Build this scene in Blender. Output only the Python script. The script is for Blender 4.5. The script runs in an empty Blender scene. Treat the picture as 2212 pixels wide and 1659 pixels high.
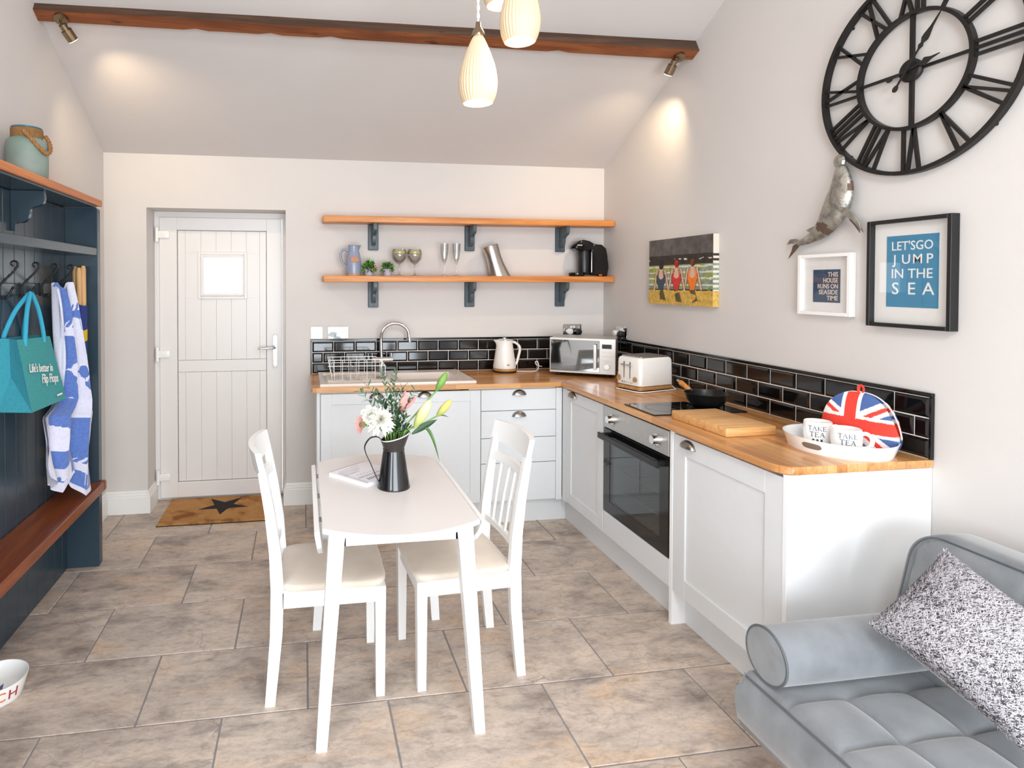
import bpy, bmesh, math, random
from mathutils import Matrix, Vector, Euler
from mathutils.noise import noise as pnoise
random.seed(7)
PI = math.pi
SC = bpy.context.scene
C = SC.collection

# ------------------------------------------------------------------ camera, world, light, exposure
cam_d = bpy.data.cameras.new('camera')
cam = bpy.data.objects.new('camera', cam_d); C.objects.link(cam)
cam_d.sensor_fit = 'HORIZONTAL'; cam_d.sensor_width = 36.0
cam_d.lens = 1302.164 / 2212 * 36
cam_d.shift_x = (1106 - 860.168) / 2212
cam_d.shift_y = (633.728 - 829.5) / 2212
cam_d.clip_start = 0.05; cam_d.clip_end = 100
YAW, PITCH, ROLL = 0.1555, 0.0171, 0.0011
_fw = Vector((math.sin(YAW) * math.cos(PITCH), math.cos(YAW) * math.cos(PITCH), -math.sin(PITCH)))
_rt = Vector((math.cos(YAW), -math.sin(YAW), 0)); _up = _rt.cross(_fw)
_r2 = _rt * math.cos(ROLL) + _up * math.sin(ROLL); _u2 = _up * math.cos(ROLL) - _rt * math.sin(ROLL)
cam.matrix_world = Matrix(((_r2.x, _u2.x, -_fw.x, 0), (_r2.y, _u2.y, -_fw.y, 0), (_r2.z, _u2.z, -_fw.z, 1.5325), (0, 0, 0, 1)))
SC.camera = cam

SC.view_settings.view_transform = 'Standard'
SC.view_settings.look = 'None'
SC.view_settings.gamma = 1.0
SC.view_settings.use_curve_mapping = False
SC.view_settings.exposure = -0.08
SC.cycles.use_denoising = True
SC.cycles.max_bounces = 10
SC.cycles.diffuse_bounces = 6
SC.cycles.glossy_bounces = 5
SC.cycles.transmission_bounces = 8
SC.cycles.transparent_max_bounces = 10
SC.cycles.caustics_reflective = False
SC.cycles.caustics_refractive = False
SC.cycles.sample_clamp_indirect = 6.0

wd = bpy.data.worlds.new('world'); SC.world = wd; wd.use_nodes = True
wd.node_tree.nodes['Background'].inputs[0].default_value = (0.92, 0.96, 1.0, 1)
wd.node_tree.nodes['Background'].inputs[1].default_value = 3.0

def area(name, loc, target, sx, sy, power, col):
    l = bpy.data.lights.new(name, 'AREA'); l.shape = 'RECTANGLE'; l.size = sx; l.size_y = sy
    l.energy = power; l.color = col
    o = bpy.data.objects.new(name, l); C.objects.link(o); o.location = loc
    o.rotation_euler = (Vector(target) - Vector(loc)).to_track_quat('-Z', 'Y').to_euler()
    return o
# daylight through the glazed doors behind the camera, then two added fill lamps
area('patio_daylight', (0.75, -1.86, 1.00), (0.75, 3.0, 0.55), 2.35, 1.75, 142, (0.84, 0.92, 1.0))
area('added_overhead_fill', (0.45, -0.42, 3.02), (0.45, 0.60, 1.0), 0.95, 1.0, 56, (0.90, 0.95, 1.0))  # unseen overhead lamp added to brighten table top and floor
area('added_left_fill', (-1.24, -0.75, 1.45), (1.0, -0.2, 1.1), 1.0, 1.0, 40, (0.84, 0.92, 1.0))  # unseen side lamp added for fill from the left

# ------------------------------------------------------------------ helpers: meshes
def srgb(r, g, b):
    f = lambda c: (c / 255 / 12.92) if c / 255 <= 0.04045 else ((c / 255 + 0.055) / 1.055) ** 2.4
    return (f(r), f(g), f(b), 1)

MATS = {}
def put(name, me, mats, parent=None):
    o = bpy.data.objects.new(name, me); C.objects.link(o)
    if mats is not None:
        for m in (mats if isinstance(mats, (list, tuple)) else [mats]):
            me.materials.append(m if not isinstance(m, str) else MATS[m])
    if parent is not None: o.parent = parent
    return o
def obj(name, bm, mats, parent=None, smooth=None):
    """bmesh -> object; smooth = angle in degrees for smooth shading with sharp edges above it"""
    bmesh.ops.recalc_face_normals(bm, faces=bm.faces[:])
    if smooth:
        for f in bm.faces: f.smooth = True
        lim = math.radians(smooth)
        for e in bm.edges:
            if len(e.link_faces) == 2 and e.calc_face_angle(0) > lim: e.smooth = False
    me = bpy.data.meshes.new(name)
    if parent is None:                                   # origin at the base of the thing
        if bm.verts:
            xs = [v.co.x for v in bm.verts]; ys = [v.co.y for v in bm.verts]; zs = [v.co.z for v in bm.verts]
            p = Vector(((min(xs) + max(xs)) / 2, (min(ys) + max(ys)) / 2, min(zs)))
        else: p = Vector()
        bmesh.ops.translate(bm, verts=bm.verts[:], vec=-p)
        bm.to_mesh(me); bm.free()
        o = put(name, me, mats); o.location = p
        return o
    inv = parent.get('_w')
    if inv is not None and parent.get('_world'):
        bmesh.ops.translate(bm, verts=bm.verts[:], vec=-Vector(inv))
    bm.to_mesh(me); bm.free()
    o = put(name, me, mats, parent)
    if parent.get('_world'): o['_world'] = 1; o['_w'] = list(inv)
    return o
def thing(name, label, cat, loc=(0, 0, 0), rz=0.0, group=None, world=False):
    """an Empty at the thing's base; world=True: its parts are modelled in room coordinates"""
    o = bpy.data.objects.new(name, None); C.objects.link(o); o.empty_display_size = 0.05
    o.location = loc; o.rotation_euler = (0, 0, rz); o['label'] = label; o['category'] = cat
    if group: o['group'] = group
    o['_w'] = list(loc); o['_world'] = 1 if world else 0
    return o
def tag(o, label, cat, group=None):
    o['label'] = label; o['category'] = cat
    if group: o['group'] = group
    return o
def struct(o):
    o['kind'] = 'structure'; return o
def world_part(o, base=(0, 0, 0)):
    """let children of o be modelled in room coordinates"""
    o['_world'] = 1; o['_w'] = list(base); return o

def NB(): return bmesh.new()
def box(bm, x0, x1, y0, y1, z0, z1, bev=0, seg=1):
    v = [bm.verts.new(p) for p in ((x0, y0, z0), (x1, y0, z0), (x1, y1, z0), (x0, y1, z0), (x0, y0, z1), (x1, y0, z1), (x1, y1, z1), (x0, y1, z1))]
    fs = [bm.faces.new([v[i] for i in q]) for q in ((3, 2, 1, 0), (4, 5, 6, 7), (0, 1, 5, 4), (1, 2, 6, 5), (2, 3, 7, 6), (3, 0, 4, 7))]
    if bev:
        es = list({e for f in fs for e in f.edges})
        bmesh.ops.bevel(bm, geom=es, offset=bev, segments=seg, affect='EDGES', profile=0.5)
    return v
def bx(*a, **k):
    bm = NB(); box(bm, *a, **k); return bm
def prism(bm, pts, z0, z1, axes='xyz', bev=0, seg=1):
    """polygon pts in the first two axes, extruded along the third from z0 to z1"""
    ix = ['xyz'.index(a) for a in axes]
    def mk(p, h):
        c = [0, 0, 0]; c[ix[0]] = p[0]; c[ix[1]] = p[1]; c[ix[2]] = h; return bm.verts.new(c)
    a = [mk(p, z0) for p in pts]; b = [mk(p, z1) for p in pts]
    n = len(pts); fs = []
    fs.append(bm.faces.new(a)); fs.append(bm.faces.new(b[::-1]))
    for i in range(n): fs.append(bm.faces.new((a[i], b[i], b[(i + 1) % n], a[(i + 1) % n])))
    if bev:
        es = list({e for f in fs[:2] for e in f.edges})
        bmesh.ops.bevel(bm, geom=es, offset=bev, segments=seg, affect='EDGES', profile=0.5)
    return a, b
def lathe(bm, prof, seg=32, c=(0, 0), M=None, rib=None):
    """revolve (r, z) profile round z at c; open profile ends with r=0 closed to a point"""
    rings = []
    for r, z in prof:
        if r < 1e-6:
            rings.append([bm.verts.new((c[0], c[1], z))])
        else:
            ring = []
            for i in range(seg):
                a = 2 * PI * i / seg
                rr = r * (rib(a, z) if rib else 1)
                ring.append(bm.verts.new((c[0] + rr * math.cos(a), c[1] + rr * math.sin(a), z)))
            rings.append(ring)
    for p, q in zip(rings, rings[1:]):
        if len(p) == 1 and len(q) == 1: continue
        for i in range(seg):
            j = (i + 1) % seg
            if len(p) == 1: bm.faces.new((p[0], q[i], q[j]))
            elif len(q) == 1: bm.faces.new((p[i], p[j], q[0]))
            else: bm.faces.new((p[i], p[j], q[j], q[i]))
    vs = [v for r in rings for v in r]
    if M is not None: bmesh.ops.transform(bm, matrix=M, verts=vs)
    return vs
def tube(bm, pts, r, seg=10, closed=False, cap=True, flat=None):
    """sweep a circle (or ellipse: flat = ratio) along pts; r number or list"""
    P = [Vector(p) for p in pts]; n = len(P)
    R = r if isinstance(r, (list, tuple)) else [r] * n
    T = []
    for i in range(n):
        a = P[(i - 1) % n] if (closed or i > 0) else P[i]
        b = P[(i + 1) % n] if (closed or i < n - 1) else P[i]
        T.append((b - a).normalized())
    u = T[0].orthogonal().normalized()
    if flat is not None and not isinstance(flat, (int, float)):
        u = Vector(flat[1]); u = (u - T[0] * u.dot(T[0])).normalized(); fl = flat[0]
    else: fl = flat or 1
    rings = []
    for i in range(n):
        u = (u - T[i] * u.dot(T[i]))
        u = u.normalized() if u.length > 1e-8 else T[i].orthogonal().normalized()
        w = T[i].cross(u)
        rings.append([bm.verts.new(P[i] + u * (R[i] * math.cos(2 * PI * k / seg)) + w * (R[i] * fl * math.sin(2 * PI * k / seg))) for k in range(seg)])
    m = n if closed else n - 1
    for i in range(m):
        p, q = rings[i], rings[(i + 1) % n]
        for k in range(seg):
            bm.faces.new((p[k], p[(k + 1) % seg], q[(k + 1) % seg], q[k]))
    if cap and not closed:
        bm.faces.new(rings[0][::-1]); bm.faces.new(rings[-1])
    return [v for r_ in rings for v in r_]
def cyl(bm, p0, p1, r0, r1=None, seg=20):
    return tube(bm, [p0, p1], [r0, r0 if r1 is None else r1], seg)
def sphere(bm, c, r, seg=14, rings=8, sx=1, sy=1, sz=1):
    pr = [(r * math.sin(PI * i / rings), -r * math.cos(PI * i / rings)) for i in range(rings + 1)]
    pr[0] = (0, -r); pr[-1] = (0, r)
    vs = lathe(bm, pr, seg)
    for v in vs: v.co = Vector((v.co.x * sx + c[0], v.co.y * sy + c[1], v.co.z * sz + c[2]))
    return vs
def grid(bm, fn, nu, nv, cls=None, closed_u=False, flip=False):
    """surface fn(u,v) for u,v in 0..1; cls(u,v) -> material index"""
    V = [[bm.verts.new(fn(i / nu, j / nv)) for j in range(nv + 1)] for i in range(nu if closed_u else nu + 1)]
    m = len(V)
    for i in range(nu):
        for j in range(nv):
            a, b = V[i % m], V[(i + 1) % m]
            f = bm.faces.new((a[j], b[j], b[j + 1], a[j + 1]) if not flip else (a[j], a[j + 1], b[j + 1], b[j]))
            f.smooth = True
            if cls: f.material_index = cls((i + .5) / nu, (j + .5) / nv)
    return V
def catmull(pts, k=8, closed=False):
    P = [Vector(p) for p in pts]; n = len(P); out = []
    rng = range(n if closed else n - 1)
    for i in rng:
        g = (lambda j: P[j % n]) if closed else (lambda j: P[max(0, min(n - 1, j))])
        p0, p1, p2, p3 = g(i - 1), g(i), g(i + 1), g(i + 2)
        for s in range(k):
            t = s / k
            out.append(0.5 * ((2 * p1) + (p2 - p0) * t + (2 * p0 - 5 * p1 + 4 * p2 - p3) * t * t + (3 * p1 - p0 - 3 * p2 + p3) * t ** 3))
    if not closed: out.append(P[-1])
    return out
def inpoly(x, y, poly):
    c = False; n = len(poly); j = n - 1
    for i in range(n):
        xi, yi = poly[i]; xj, yj = poly[j]
        if (yi > y) != (yj > y) and x < (xj - xi) * (y - yi) / (yj - yi) + xi: c = not c
        j = i
    return c
def rrect(x0, x1, y0, y1, r, n=5):
    pts = []
    for cx, cy, a0 in ((x1 - r, y1 - r, 0), (x0 + r, y1 - r, PI / 2), (x0 + r, y0 + r, PI), (x1 - r, y0 + r, 1.5 * PI)):
        for i in range(n + 1):
            a = a0 + PI / 2 * i / n
            pts.append((cx + r * math.cos(a), cy + r * math.sin(a)))
    return pts
def frame_from(o, ux, uy):
    """matrix with origin o, x axis ux, y axis uy (unit vectors in the plane of the print)"""
    ux = Vector(ux).normalized(); uy = Vector(uy).normalized(); uz = ux.cross(uy)
    return Matrix(((ux.x, uy.x, uz.x, o[0]), (ux.y, uy.y, uz.y, o[1]), (ux.z, uy.z, uz.z, o[2]), (0, 0, 0, 1)))
def text_bm(body, size, align='CENTER', bold=0.0, shear=0.0, space=1.0, ext=0.0004, line=1.0, xs=1.0, fit=None):
    """lettering as a thin mesh in the xy plane; fit = width to stretch to"""
    cu = bpy.data.curves.new('lettering', 'FONT'); cu.body = body; cu.size = size; cu.align_x = align; cu.align_y = 'CENTER'
    cu.offset = bold; cu.shear = shear; cu.space_character = space; cu.extrude = ext; cu.space_line = line; cu.resolution_u = 3
    o = bpy.data.objects.new('lettering', cu); C.objects.link(o)
    me = bpy.data.meshes.new_from_object(o.evaluated_get(bpy.context.evaluated_depsgraph_get()))
    bpy.data.objects.remove(o); bpy.data.curves.remove(cu)
    bm = NB(); bm.from_mesh(me); bpy.data.meshes.remove(me)
    if fit and bm.verts:
        x0 = min(v.co.x for v in bm.verts); x1 = max(v.co.x for v in bm.verts); xs = fit / max(1e-6, x1 - x0)
        for v in bm.verts: v.co.x = (v.co.x - (x0 + x1) / 2) * xs
    elif xs != 1.0:
        for v in bm.verts: v.co.x *= xs
    return bm
def merge(bm, other, M=None):
    if M is not None: bmesh.ops.transform(other, matrix=M, verts=other.verts[:])
    me = bpy.data.meshes.new('tmp'); other.to_mesh(me); bm.from_mesh(me); bpy.data.meshes.remove(me); other.free()
def xf(bm, M, verts=None):
    bmesh.ops.transform(bm, matrix=M, verts=verts or bm.verts[:]); return bm
def T(x, y, z): return Matrix.Translation((x, y, z))
def Rz(a): return Matrix.Rotation(a, 4, 'Z')
def Rx(a): return Matrix.Rotation(a, 4, 'X')
def Ry(a): return Matrix.Rotation(a, 4, 'Y')
def dup(root, loc, rz=0.0, label=None, group=None):
    r = root.copy(); C.objects.link(r); r.location = loc; r.rotation_euler = (0, 0, rz)
    if label: r['label'] = label
    if group: r['group'] = group
    for ch in list(root.children):
        c = ch.copy(); C.objects.link(c); c.parent = r
        for g in list(ch.children):
            d = g.copy(); C.objects.link(d); d.parent = c
    return r

# ------------------------------------------------------------------ helpers: materials
class NT:
    def __init__(s, name):
        s.m = bpy.data.materials.new(name); s.m.use_nodes = True; s.t = s.m.node_tree
        s.b = s.t.nodes['Principled BSDF']; MATS[name] = s.m
    def n(s, typ, **k):
        x = s.t.nodes.new('ShaderNode' + typ)
        for a, b in k.items(): setattr(x, a, b)
        return x
    def l(s, a, b): s.t.links.new(a, b)
    def coord(s, kind='Object', scale=(1, 1, 1), rot=(0, 0, 0), loc=(0, 0, 0), rnd=0):
        tc = s.n('TexCoord'); mp = s.n('Mapping'); mp.inputs['Scale'].default_value = scale
        mp.inputs['Rotation'].default_value = rot; mp.inputs['Location'].default_value = loc
        s.l(tc.outputs[kind], mp.inputs['Vector'])
        if rnd:
            oi = s.n('ObjectInfo'); mu = s.n('VectorMath', operation='MULTIPLY'); cb = s.n('CombineXYZ')
            for i in range(3): s.l(oi.outputs['Random'], cb.inputs[i])
            s.l(cb.outputs[0], mu.inputs[0]); mu.inputs[1].default_value = (rnd, rnd * 1.7, rnd * 0.6)
            s.l(mu.outputs[0], mp.inputs['Location'])
        return mp.outputs[0]
    def noise(s, vec, scale, detail=4, rough=0.55, dist=0.0):
        x = s.n('TexNoise'); x.inputs['Scale'].default_value = scale; x.inputs['Detail'].default_value = detail
        x.inputs['Roughness'].default_value = rough; x.inputs['Distortion'].default_value = dist
        s.l(vec, x.inputs['Vector']); return x.outputs['Fac']
    def ramp(s, fac, stops, mode='LINEAR'):
        x = s.n('ValToRGB'); x.color_ramp.interpolation = mode
        e = x.color_ramp.elements
        while len(e) < len(stops): e.new(0.5)
        for el, (p, c) in zip(e, stops): el.position = p; el.color = c if len(c) == 4 else (*c, 1)
        s.l(fac, x.inputs[0]); return x.outputs[0]
    def mix(s, fac, a, b, blend='MIX'):
        x = s.n('Mix', data_type='RGBA', blend_type=blend)
        for sock, v in ((x.inputs[0], fac), (x.inputs[6], a), (x.inputs[7], b)):
            if hasattr(v, 'is_output'): s.l(v, sock)
            else: sock.default_value = v
        return x.outputs[2]
    def bump(s, h, strength=0.2, dist=0.01):
        x = s.n('Bump'); x.inputs['Strength'].default_value = strength; x.inputs['Distance'].default_value = dist
        s.l(h, x.inputs['Height']); s.l(x.outputs[0], s.b.inputs['Normal'])
    def set(s, **k):
        for a, v in k.items():
            sock = s.b.inputs[a.replace('_', ' ')]
            if hasattr(v, 'is_output'): s.l(v, sock)
            else: sock.default_value = v
        return s
def plain(name, rgb, rough=0.5, metal=0.0, var=0.0, vscale=8, bump=0.0, bscale=80, **k):
    m = NT(name); col = srgb(*rgb)
    m.set(Roughness=rough, Metallic=metal)
    if var or bump:
        v = m.coord()
    if var:
        lo = tuple(c * (1 - var) for c in col[:3]) + (1,); hi = tuple(min(1, c * (1 + var)) for c in col[:3]) + (1,)
        m.set(Base_Color=m.ramp(m.noise(v, vscale), [(0.3, lo), (0.7, hi)]))
    else: m.set(Base_Color=col)
    if bump: m.bump(m.noise(v, bscale, 3), bump, 0.004)
    for a, x in k.items(): m.b.inputs[a.replace('_', ' ')].default_value = x
    return m.m
def wood(name, dark, mid, light, axis='x', scale=1.0, rough=0.45, fine=1.0, rnd=4.0, coat=0.0):
    m = NT(name); st = {'x': (0.6, 9, 9), 'y': (9, 0.6, 9), 'z': (9, 9, 0.6)}[axis]
    v = m.coord(scale=tuple(a * scale for a in st), rnd=rnd)
    g = m.noise(v, 1.3, 6, 0.6, 1.2)
    v2 = m.coord(scale=tuple(a * scale * (7 if a > 1 else 1.5) for a in st), rnd=rnd)
    f = m.noise(v2, 2.0, 3, 0.6)
    c = m.ramp(g, [(0.25, srgb(*dark)), (0.5, srgb(*mid)), (0.75, srgb(*light))])
    c2 = m.ramp(f, [(0.3, (0.72, 0.72, 0.72, 1)), (0.65, (1.06, 1.06, 1.06, 1))])
    m.set(Base_Color=m.mix(0.75 * fine, c, c2, 'MULTIPLY'), Roughness=rough)
    if coat: m.set(Coat_Weight=coat, Coat_Roughness=0.15)
    m.bump(f, 0.08, 0.002)
    return m.m
def emit(name, rgb, strength):
    m = NT(name); m.set(Base_Color=srgb(*rgb), Emission_Color=srgb(*rgb), Emission_Strength=strength); return m.m

plain('wall_paint', (212, 207, 203), 0.9, var=0.015, vscale=2.5, bump=0.05, bscale=160)
plain('ceiling_paint', (204, 199, 196), 0.92, var=0.015, vscale=2, bump=0.04, bscale=160)
plain('white_gloss_trim', (236, 235, 232), 0.35)
plain('white_pvc', (233, 230, 227), 0.3)
plain('pvc_groove', (222, 220, 217), 0.5)
plain('cabinet_paint', (221, 223, 224), 0.42, var=0.01, vscale=30, bump=0.02, bscale=220)
plain('white_paint', (243, 243, 242), 0.38)
plain('table_top_paint', (234, 229, 227), 0.33, var=0.01, vscale=4)
plain('grout_white', (232, 228, 222), 0.8, var=0.05, vscale=40)
plain('grout_grey', (142, 141, 142), 0.9, var=0.1, vscale=30)
plain('black_glaze', (16, 14, 14), 0.08, var=0.0, Specular_IOR_Level=0.6)
plain('black_gloss', (14, 14, 15), 0.12)
plain('black_satin', (20, 20, 21), 0.35)
plain('black_iron', (24, 22, 21), 0.5, 0.0, var=0.2, vscale=60, bump=0.2, bscale=150)
plain('clock_iron', (30, 27, 25), 0.45, 0.3, var=0.25, vscale=30, bump=0.12, bscale=90)
plain('steel', (196, 192, 186), 0.28, 1.0, var=0.04, vscale=30)
plain('brushed_steel', (190, 188, 184), 0.38, 0.9, var=0.05, vscale=60)
plain('nickel', (150, 145, 138), 0.3, 1.0)
plain('brass_nickel', (150, 132, 108), 0.3, 1.0)
plain('chrome', (225, 225, 226), 0.06, 1.0)
plain('mirror_dark', (150, 152, 152), 0.04, 1.0)
plain('white_plastic', (240, 239, 236), 0.25)
plain('cream_enamel', (236, 233, 227), 0.22)
plain('dark_plastic', (28, 28, 28), 0.4)
plain('china', (244, 243, 240), 0.14)
plain('sink_ceramic', (238, 229, 221), 0.15)
plain('unit_blue', (50, 66, 77), 0.24, var=0.03, vscale=6, bump=0.02, bscale=120)
plain('bracket_blue', (72, 86, 92), 0.4, var=0.08, vscale=20)
plain('seat_fabric', (222, 208, 193), 0.95, var=0.06, vscale=7, bump=0.1, bscale=300, Sheen_Weight=0.3)
plain('screw_dark', (60, 50, 40), 0.5)
plain('print_white', (240, 238, 234), 0.7)
plain('print_navy', (52, 74, 100), 0.6)
plain('print_teal', (28, 128, 168), 0.5, var=0.05, vscale=10)
plain('ink_black', (22, 20, 20), 0.6)
plain('ink_grey', (86, 90, 104), 0.6)
plain('mat_board', (240, 236, 231), 0.8)
plain('red_cloth', (222, 62, 48), 0.9, var=0.06, vscale=25, bump=0.1, bscale=200)
plain('white_cloth', (232, 229, 226), 0.9, var=0.03, vscale=25, bump=0.1, bscale=200)
plain('blue_cloth', (70, 96, 150), 0.9, var=0.18, vscale=14, bump=0.1, bscale=200)
plain('towel_blue', (92, 122, 190), 0.98, var=0.16, vscale=90, bump=0.5, bscale=420, Sheen_Weight=0.4)
plain('towel_white', (222, 222, 238), 0.98, var=0.05, vscale=90, bump=0.5, bscale=420, Sheen_Weight=0.4)
plain('jute_teal', (58, 150, 166), 0.95, var=0.1, vscale=130, bump=0.35, bscale=330)
plain('jute_green', (66, 156, 158), 0.95, var=0.1, vscale=130, bump=0.35, bscale=330)
plain('webbing_blue', (58, 165, 196), 0.9, bump=0.3, bscale=260)
plain('leaf_green', (72, 112, 52), 0.5, var=0.3, vscale=25)
plain('leaf_dark', (48, 78, 50), 0.5, var=0.3, vscale=25)
plain('leaf_grey', (84, 106, 88), 0.6, var=0.2, vscale=40)
plain('leaf_bright', (96, 150, 48), 0.5, var=0.3, vscale=30)
plain('stem_green', (112, 152, 70), 0.5, var=0.15, vscale=20)
plain('petal_white', (232, 230, 220), 0.6)
plain('petal_pink', (240, 178, 172), 0.6, var=0.08, vscale=40)
plain('pollen', (120, 128, 56), 0.8)
plain('slate_glaze', (140, 148, 170), 0.22, var=0.05, vscale=20)
plain('raw_clay', (196, 140, 84), 0.7, var=0.08, vscale=40)
plain('badge_brown', (176, 110, 50), 0.4, var=0.25, vscale=60)
plain('pot_lilac', (176, 172, 186), 0.5)
plain('rope', (156, 112, 66), 0.9, var=0.25, vscale=60, bump=0.4, bscale=200)
plain('jute_twine', (140, 104, 62), 0.95, var=0.2, vscale=60)
plain('sofa_velvet', (118, 121, 124), 0.75, var=0.24, vscale=7, bump=0.1, bscale=260, Sheen_Weight=0.6)
plain('sofa_piping', (90, 93, 96), 0.8)
plain('cushion_back', (238, 232, 220), 0.95, bump=0.5, bscale=180)
plain('fur_base', (120, 116, 122), 1.0, var=0.4, vscale=60)
plain('fur_light', (206, 202, 206), 0.9, var=0.05)
plain('fur_dark', (72, 64, 70), 0.9, var=0.2)
plain('pale_metal', (196, 186, 176), 0.3, 0.9)
plain('cord_white', (238, 236, 232), 0.5)
plain('bone_print_blue', (70, 84, 140), 0.5)
plain('print_orange', (222, 118, 62), 0.5)
plain('print_red', (164, 56, 66), 0.5)
plain('print_pale_blue', (168, 186, 224), 0.5)
plain('stripe_blue', (66, 94, 160), 0.3)
plain('cloth_navy', (48, 62, 128), 0.9, bump=0.2, bscale=200)
plain('cloth_yellow', (226, 186, 44), 0.9)
plain('cloth_green', (60, 130, 84), 0.9)
plain('cloth_red', (176, 44, 60), 0.9)
plain('paper', (242, 240, 246), 0.7)
plain('coir_black', (28, 26, 26), 0.95, bump=0.8, bscale=300)
plain('cork', (214, 200, 120), 0.8)
plain('rubber', (30, 30, 30), 0.8)
plain('jug_lip_white', (236, 232, 226), 0.3)
wood('shelf_wood', (178, 98, 44), (212, 138, 72), (232, 168, 104), 'x', 1.2, 0.42)
wood('unit_top_wood', (176, 92, 44), (206, 124, 66), (226, 150, 92), 'y', 1.2, 0.42)
wood('bench_wood', (104, 46, 20), (140, 72, 36), (166, 92, 50), 'y', 1.3, 0.34, coat=0.15)
wood('board_wood', (196, 136, 76), (224, 172, 110), (238, 192, 132), 'x', 2.2, 0.5)
wood('trim_wood', (150, 104, 58), (188, 140, 86), (210, 166, 108), 'x', 3.0, 0.5)
wood('handle_wood', (176, 104, 48), (208, 140, 70), (226, 164, 92), 'z', 2.0, 0.45)
wood('pole_wood', (182, 132, 84), (216, 170, 116), (230, 190, 140), 'z', 2.0, 0.6)

def worktop_mat(name, along):
    m = NT(name)
    v = m.coord(rot=(0, 0, 0) if along == 'x' else (0, 0, PI / 2), rnd=0)
    br = m.n('TexBrick'); br.offset = 0.37; br.offset_frequency = 1; br.squash = 1
    br.inputs['Color1'].default_value = srgb(186, 124, 66); br.inputs['Color2'].default_value = srgb(224, 170, 112)
    br.inputs['Mortar'].default_value = srgb(170, 112, 60); br.inputs['Scale'].default_value = 1.0
    br.inputs['Mortar Size'].default_value = 0.0006; br.inputs['Brick Width'].default_value = 0.42; br.inputs['Row Height'].default_value = 0.04
    br.inputs['Bias'].default_value = 0.0
    m.l(v, br.inputs['Vector'])
    st = (1.2, 26, 26) if along == 'x' else (26, 1.2, 26)
    g = m.noise(m.coord(scale=st), 1.6, 6, 0.62, 0.8)
    gr = m.ramp(g, [(0.28, (0.62, 0.55, 0.48, 1)), (0.55, (1, 1, 1, 1)), (0.8, (1.08, 1.06, 1.03, 1))])
    m.set(Base_Color=m.mix(0.85, br.outputs['Color'], gr, 'MULTIPLY'), Roughness=0.3, Coat_Weight=0.25, Coat_Roughness=0.12)
    m.bump(g, 0.05, 0.002)
worktop_mat('worktop_x', 'x'); worktop_mat('worktop_y', 'y')

def stone_mat():
    m = NT('stone_tile')
    v = m.coord(scale=(1, 1.6, 1), rnd=37)
    base = m.noise(v, 3.2, 8, 0.62, 0.25)
    c = m.ramp(base, [(0.30, srgb(146, 131, 121)), (0.44, srgb(186, 171, 159)), (0.56, srgb(205, 189, 175)), (0.72, srgb(216, 198, 180))])
    warm = m.noise(m.coord(scale=(1, 2.4, 1), rnd=61), 2.3, 4, 0.55, 0.5)
    c = m.mix(m.ramp(warm, [(0.54, (0, 0, 0, 1)), (0.70, (0.75, 0.75, 0.75, 1))]), c, srgb(216, 186, 156))
    grey = m.noise(m.coord(scale=(1, 2.0, 1), rnd=83), 2.6, 6, 0.6, 0.7)
    c = m.mix(m.ramp(grey, [(0.56, (0, 0, 0, 1)), (0.70, (0.8, 0.8, 0.8, 1))]), c, srgb(140, 130, 126))
    # thin cleft lines: a narrow band of a smooth field
    cl = m.noise(m.coord(scale=(1, 1.9, 1), rnd=19), 1.9, 4, 0.5, 0.3)
    line = m.ramp(cl, [(0.470, (0, 0, 0, 1)), (0.4755, (0.30, 0.30, 0.30, 1)), (0.481, (0, 0, 0, 1))])
    c = m.mix(line, c, srgb(120, 112, 108))
    fine = m.noise(m.coord(scale=(1, 1.8, 1), rnd=11), 48, 4, 0.7)
    c = m.mix(0.62, c, m.ramp(fine, [(0.3, (0.74, 0.74, 0.75, 1)), (0.6, (1.05, 1.04, 1.03, 1))]), 'MULTIPLY')
    mid = m.noise(m.coord(scale=(1, 2.2, 1), rnd=29), 15, 6, 0.68, 0.4)
    c = m.mix(0.8, c, m.ramp(mid, [(0.34, (0.70, 0.68, 0.67, 1)), (0.50, (0.99, 0.99, 0.99, 1)), (0.68, (1.10, 1.09, 1.07, 1))]), 'MULTIPLY')
    crk = m.n('TexVoronoi', feature='DISTANCE_TO_EDGE'); crk.inputs['Scale'].default_value = 2.3
    wv = m.n('VectorMath', operation='ADD'); wn = m.n('TexNoise'); wn.inputs['Scale'].default_value = 5.0; wn.inputs['Detail'].default_value = 4
    cv_ = m.coord(scale=(1, 1.3, 1), rnd=47); m.l(cv_, wn.inputs['Vector']); wm = m.n('VectorMath', operation='SCALE'); wm.inputs['Scale'].default_value = 0.28; m.l(wn.outputs['Color'], wm.inputs[0])
    m.l(cv_, wv.inputs[0]); m.l(wm.outputs[0], wv.inputs[1]); m.l(wv.outputs[0], crk.inputs['Vector'])
    gate = m.ramp(m.noise(m.coord(rnd=71), 2.2, 2), [(0.50, (0, 0, 0, 1)), (0.60, (0.6, 0.6, 0.6, 1))])
    c = m.mix(m.mix(1.0, m.ramp(crk.outputs['Distance'], [(0.0, (1, 1, 1, 1)), (0.008, (0, 0, 0, 1))]), gate, 'MULTIPLY'), c, srgb(112, 100, 94))
    m.set(Base_Color=c, Roughness=m.ramp(fine, [(0.3, (0.42, 0.42, 0.42, 1)), (0.7, (0.6, 0.6, 0.6, 1))]))
    m.bump(m.mix(0.5, base, fine), 0.16, 0.006)
stone_mat()

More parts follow.
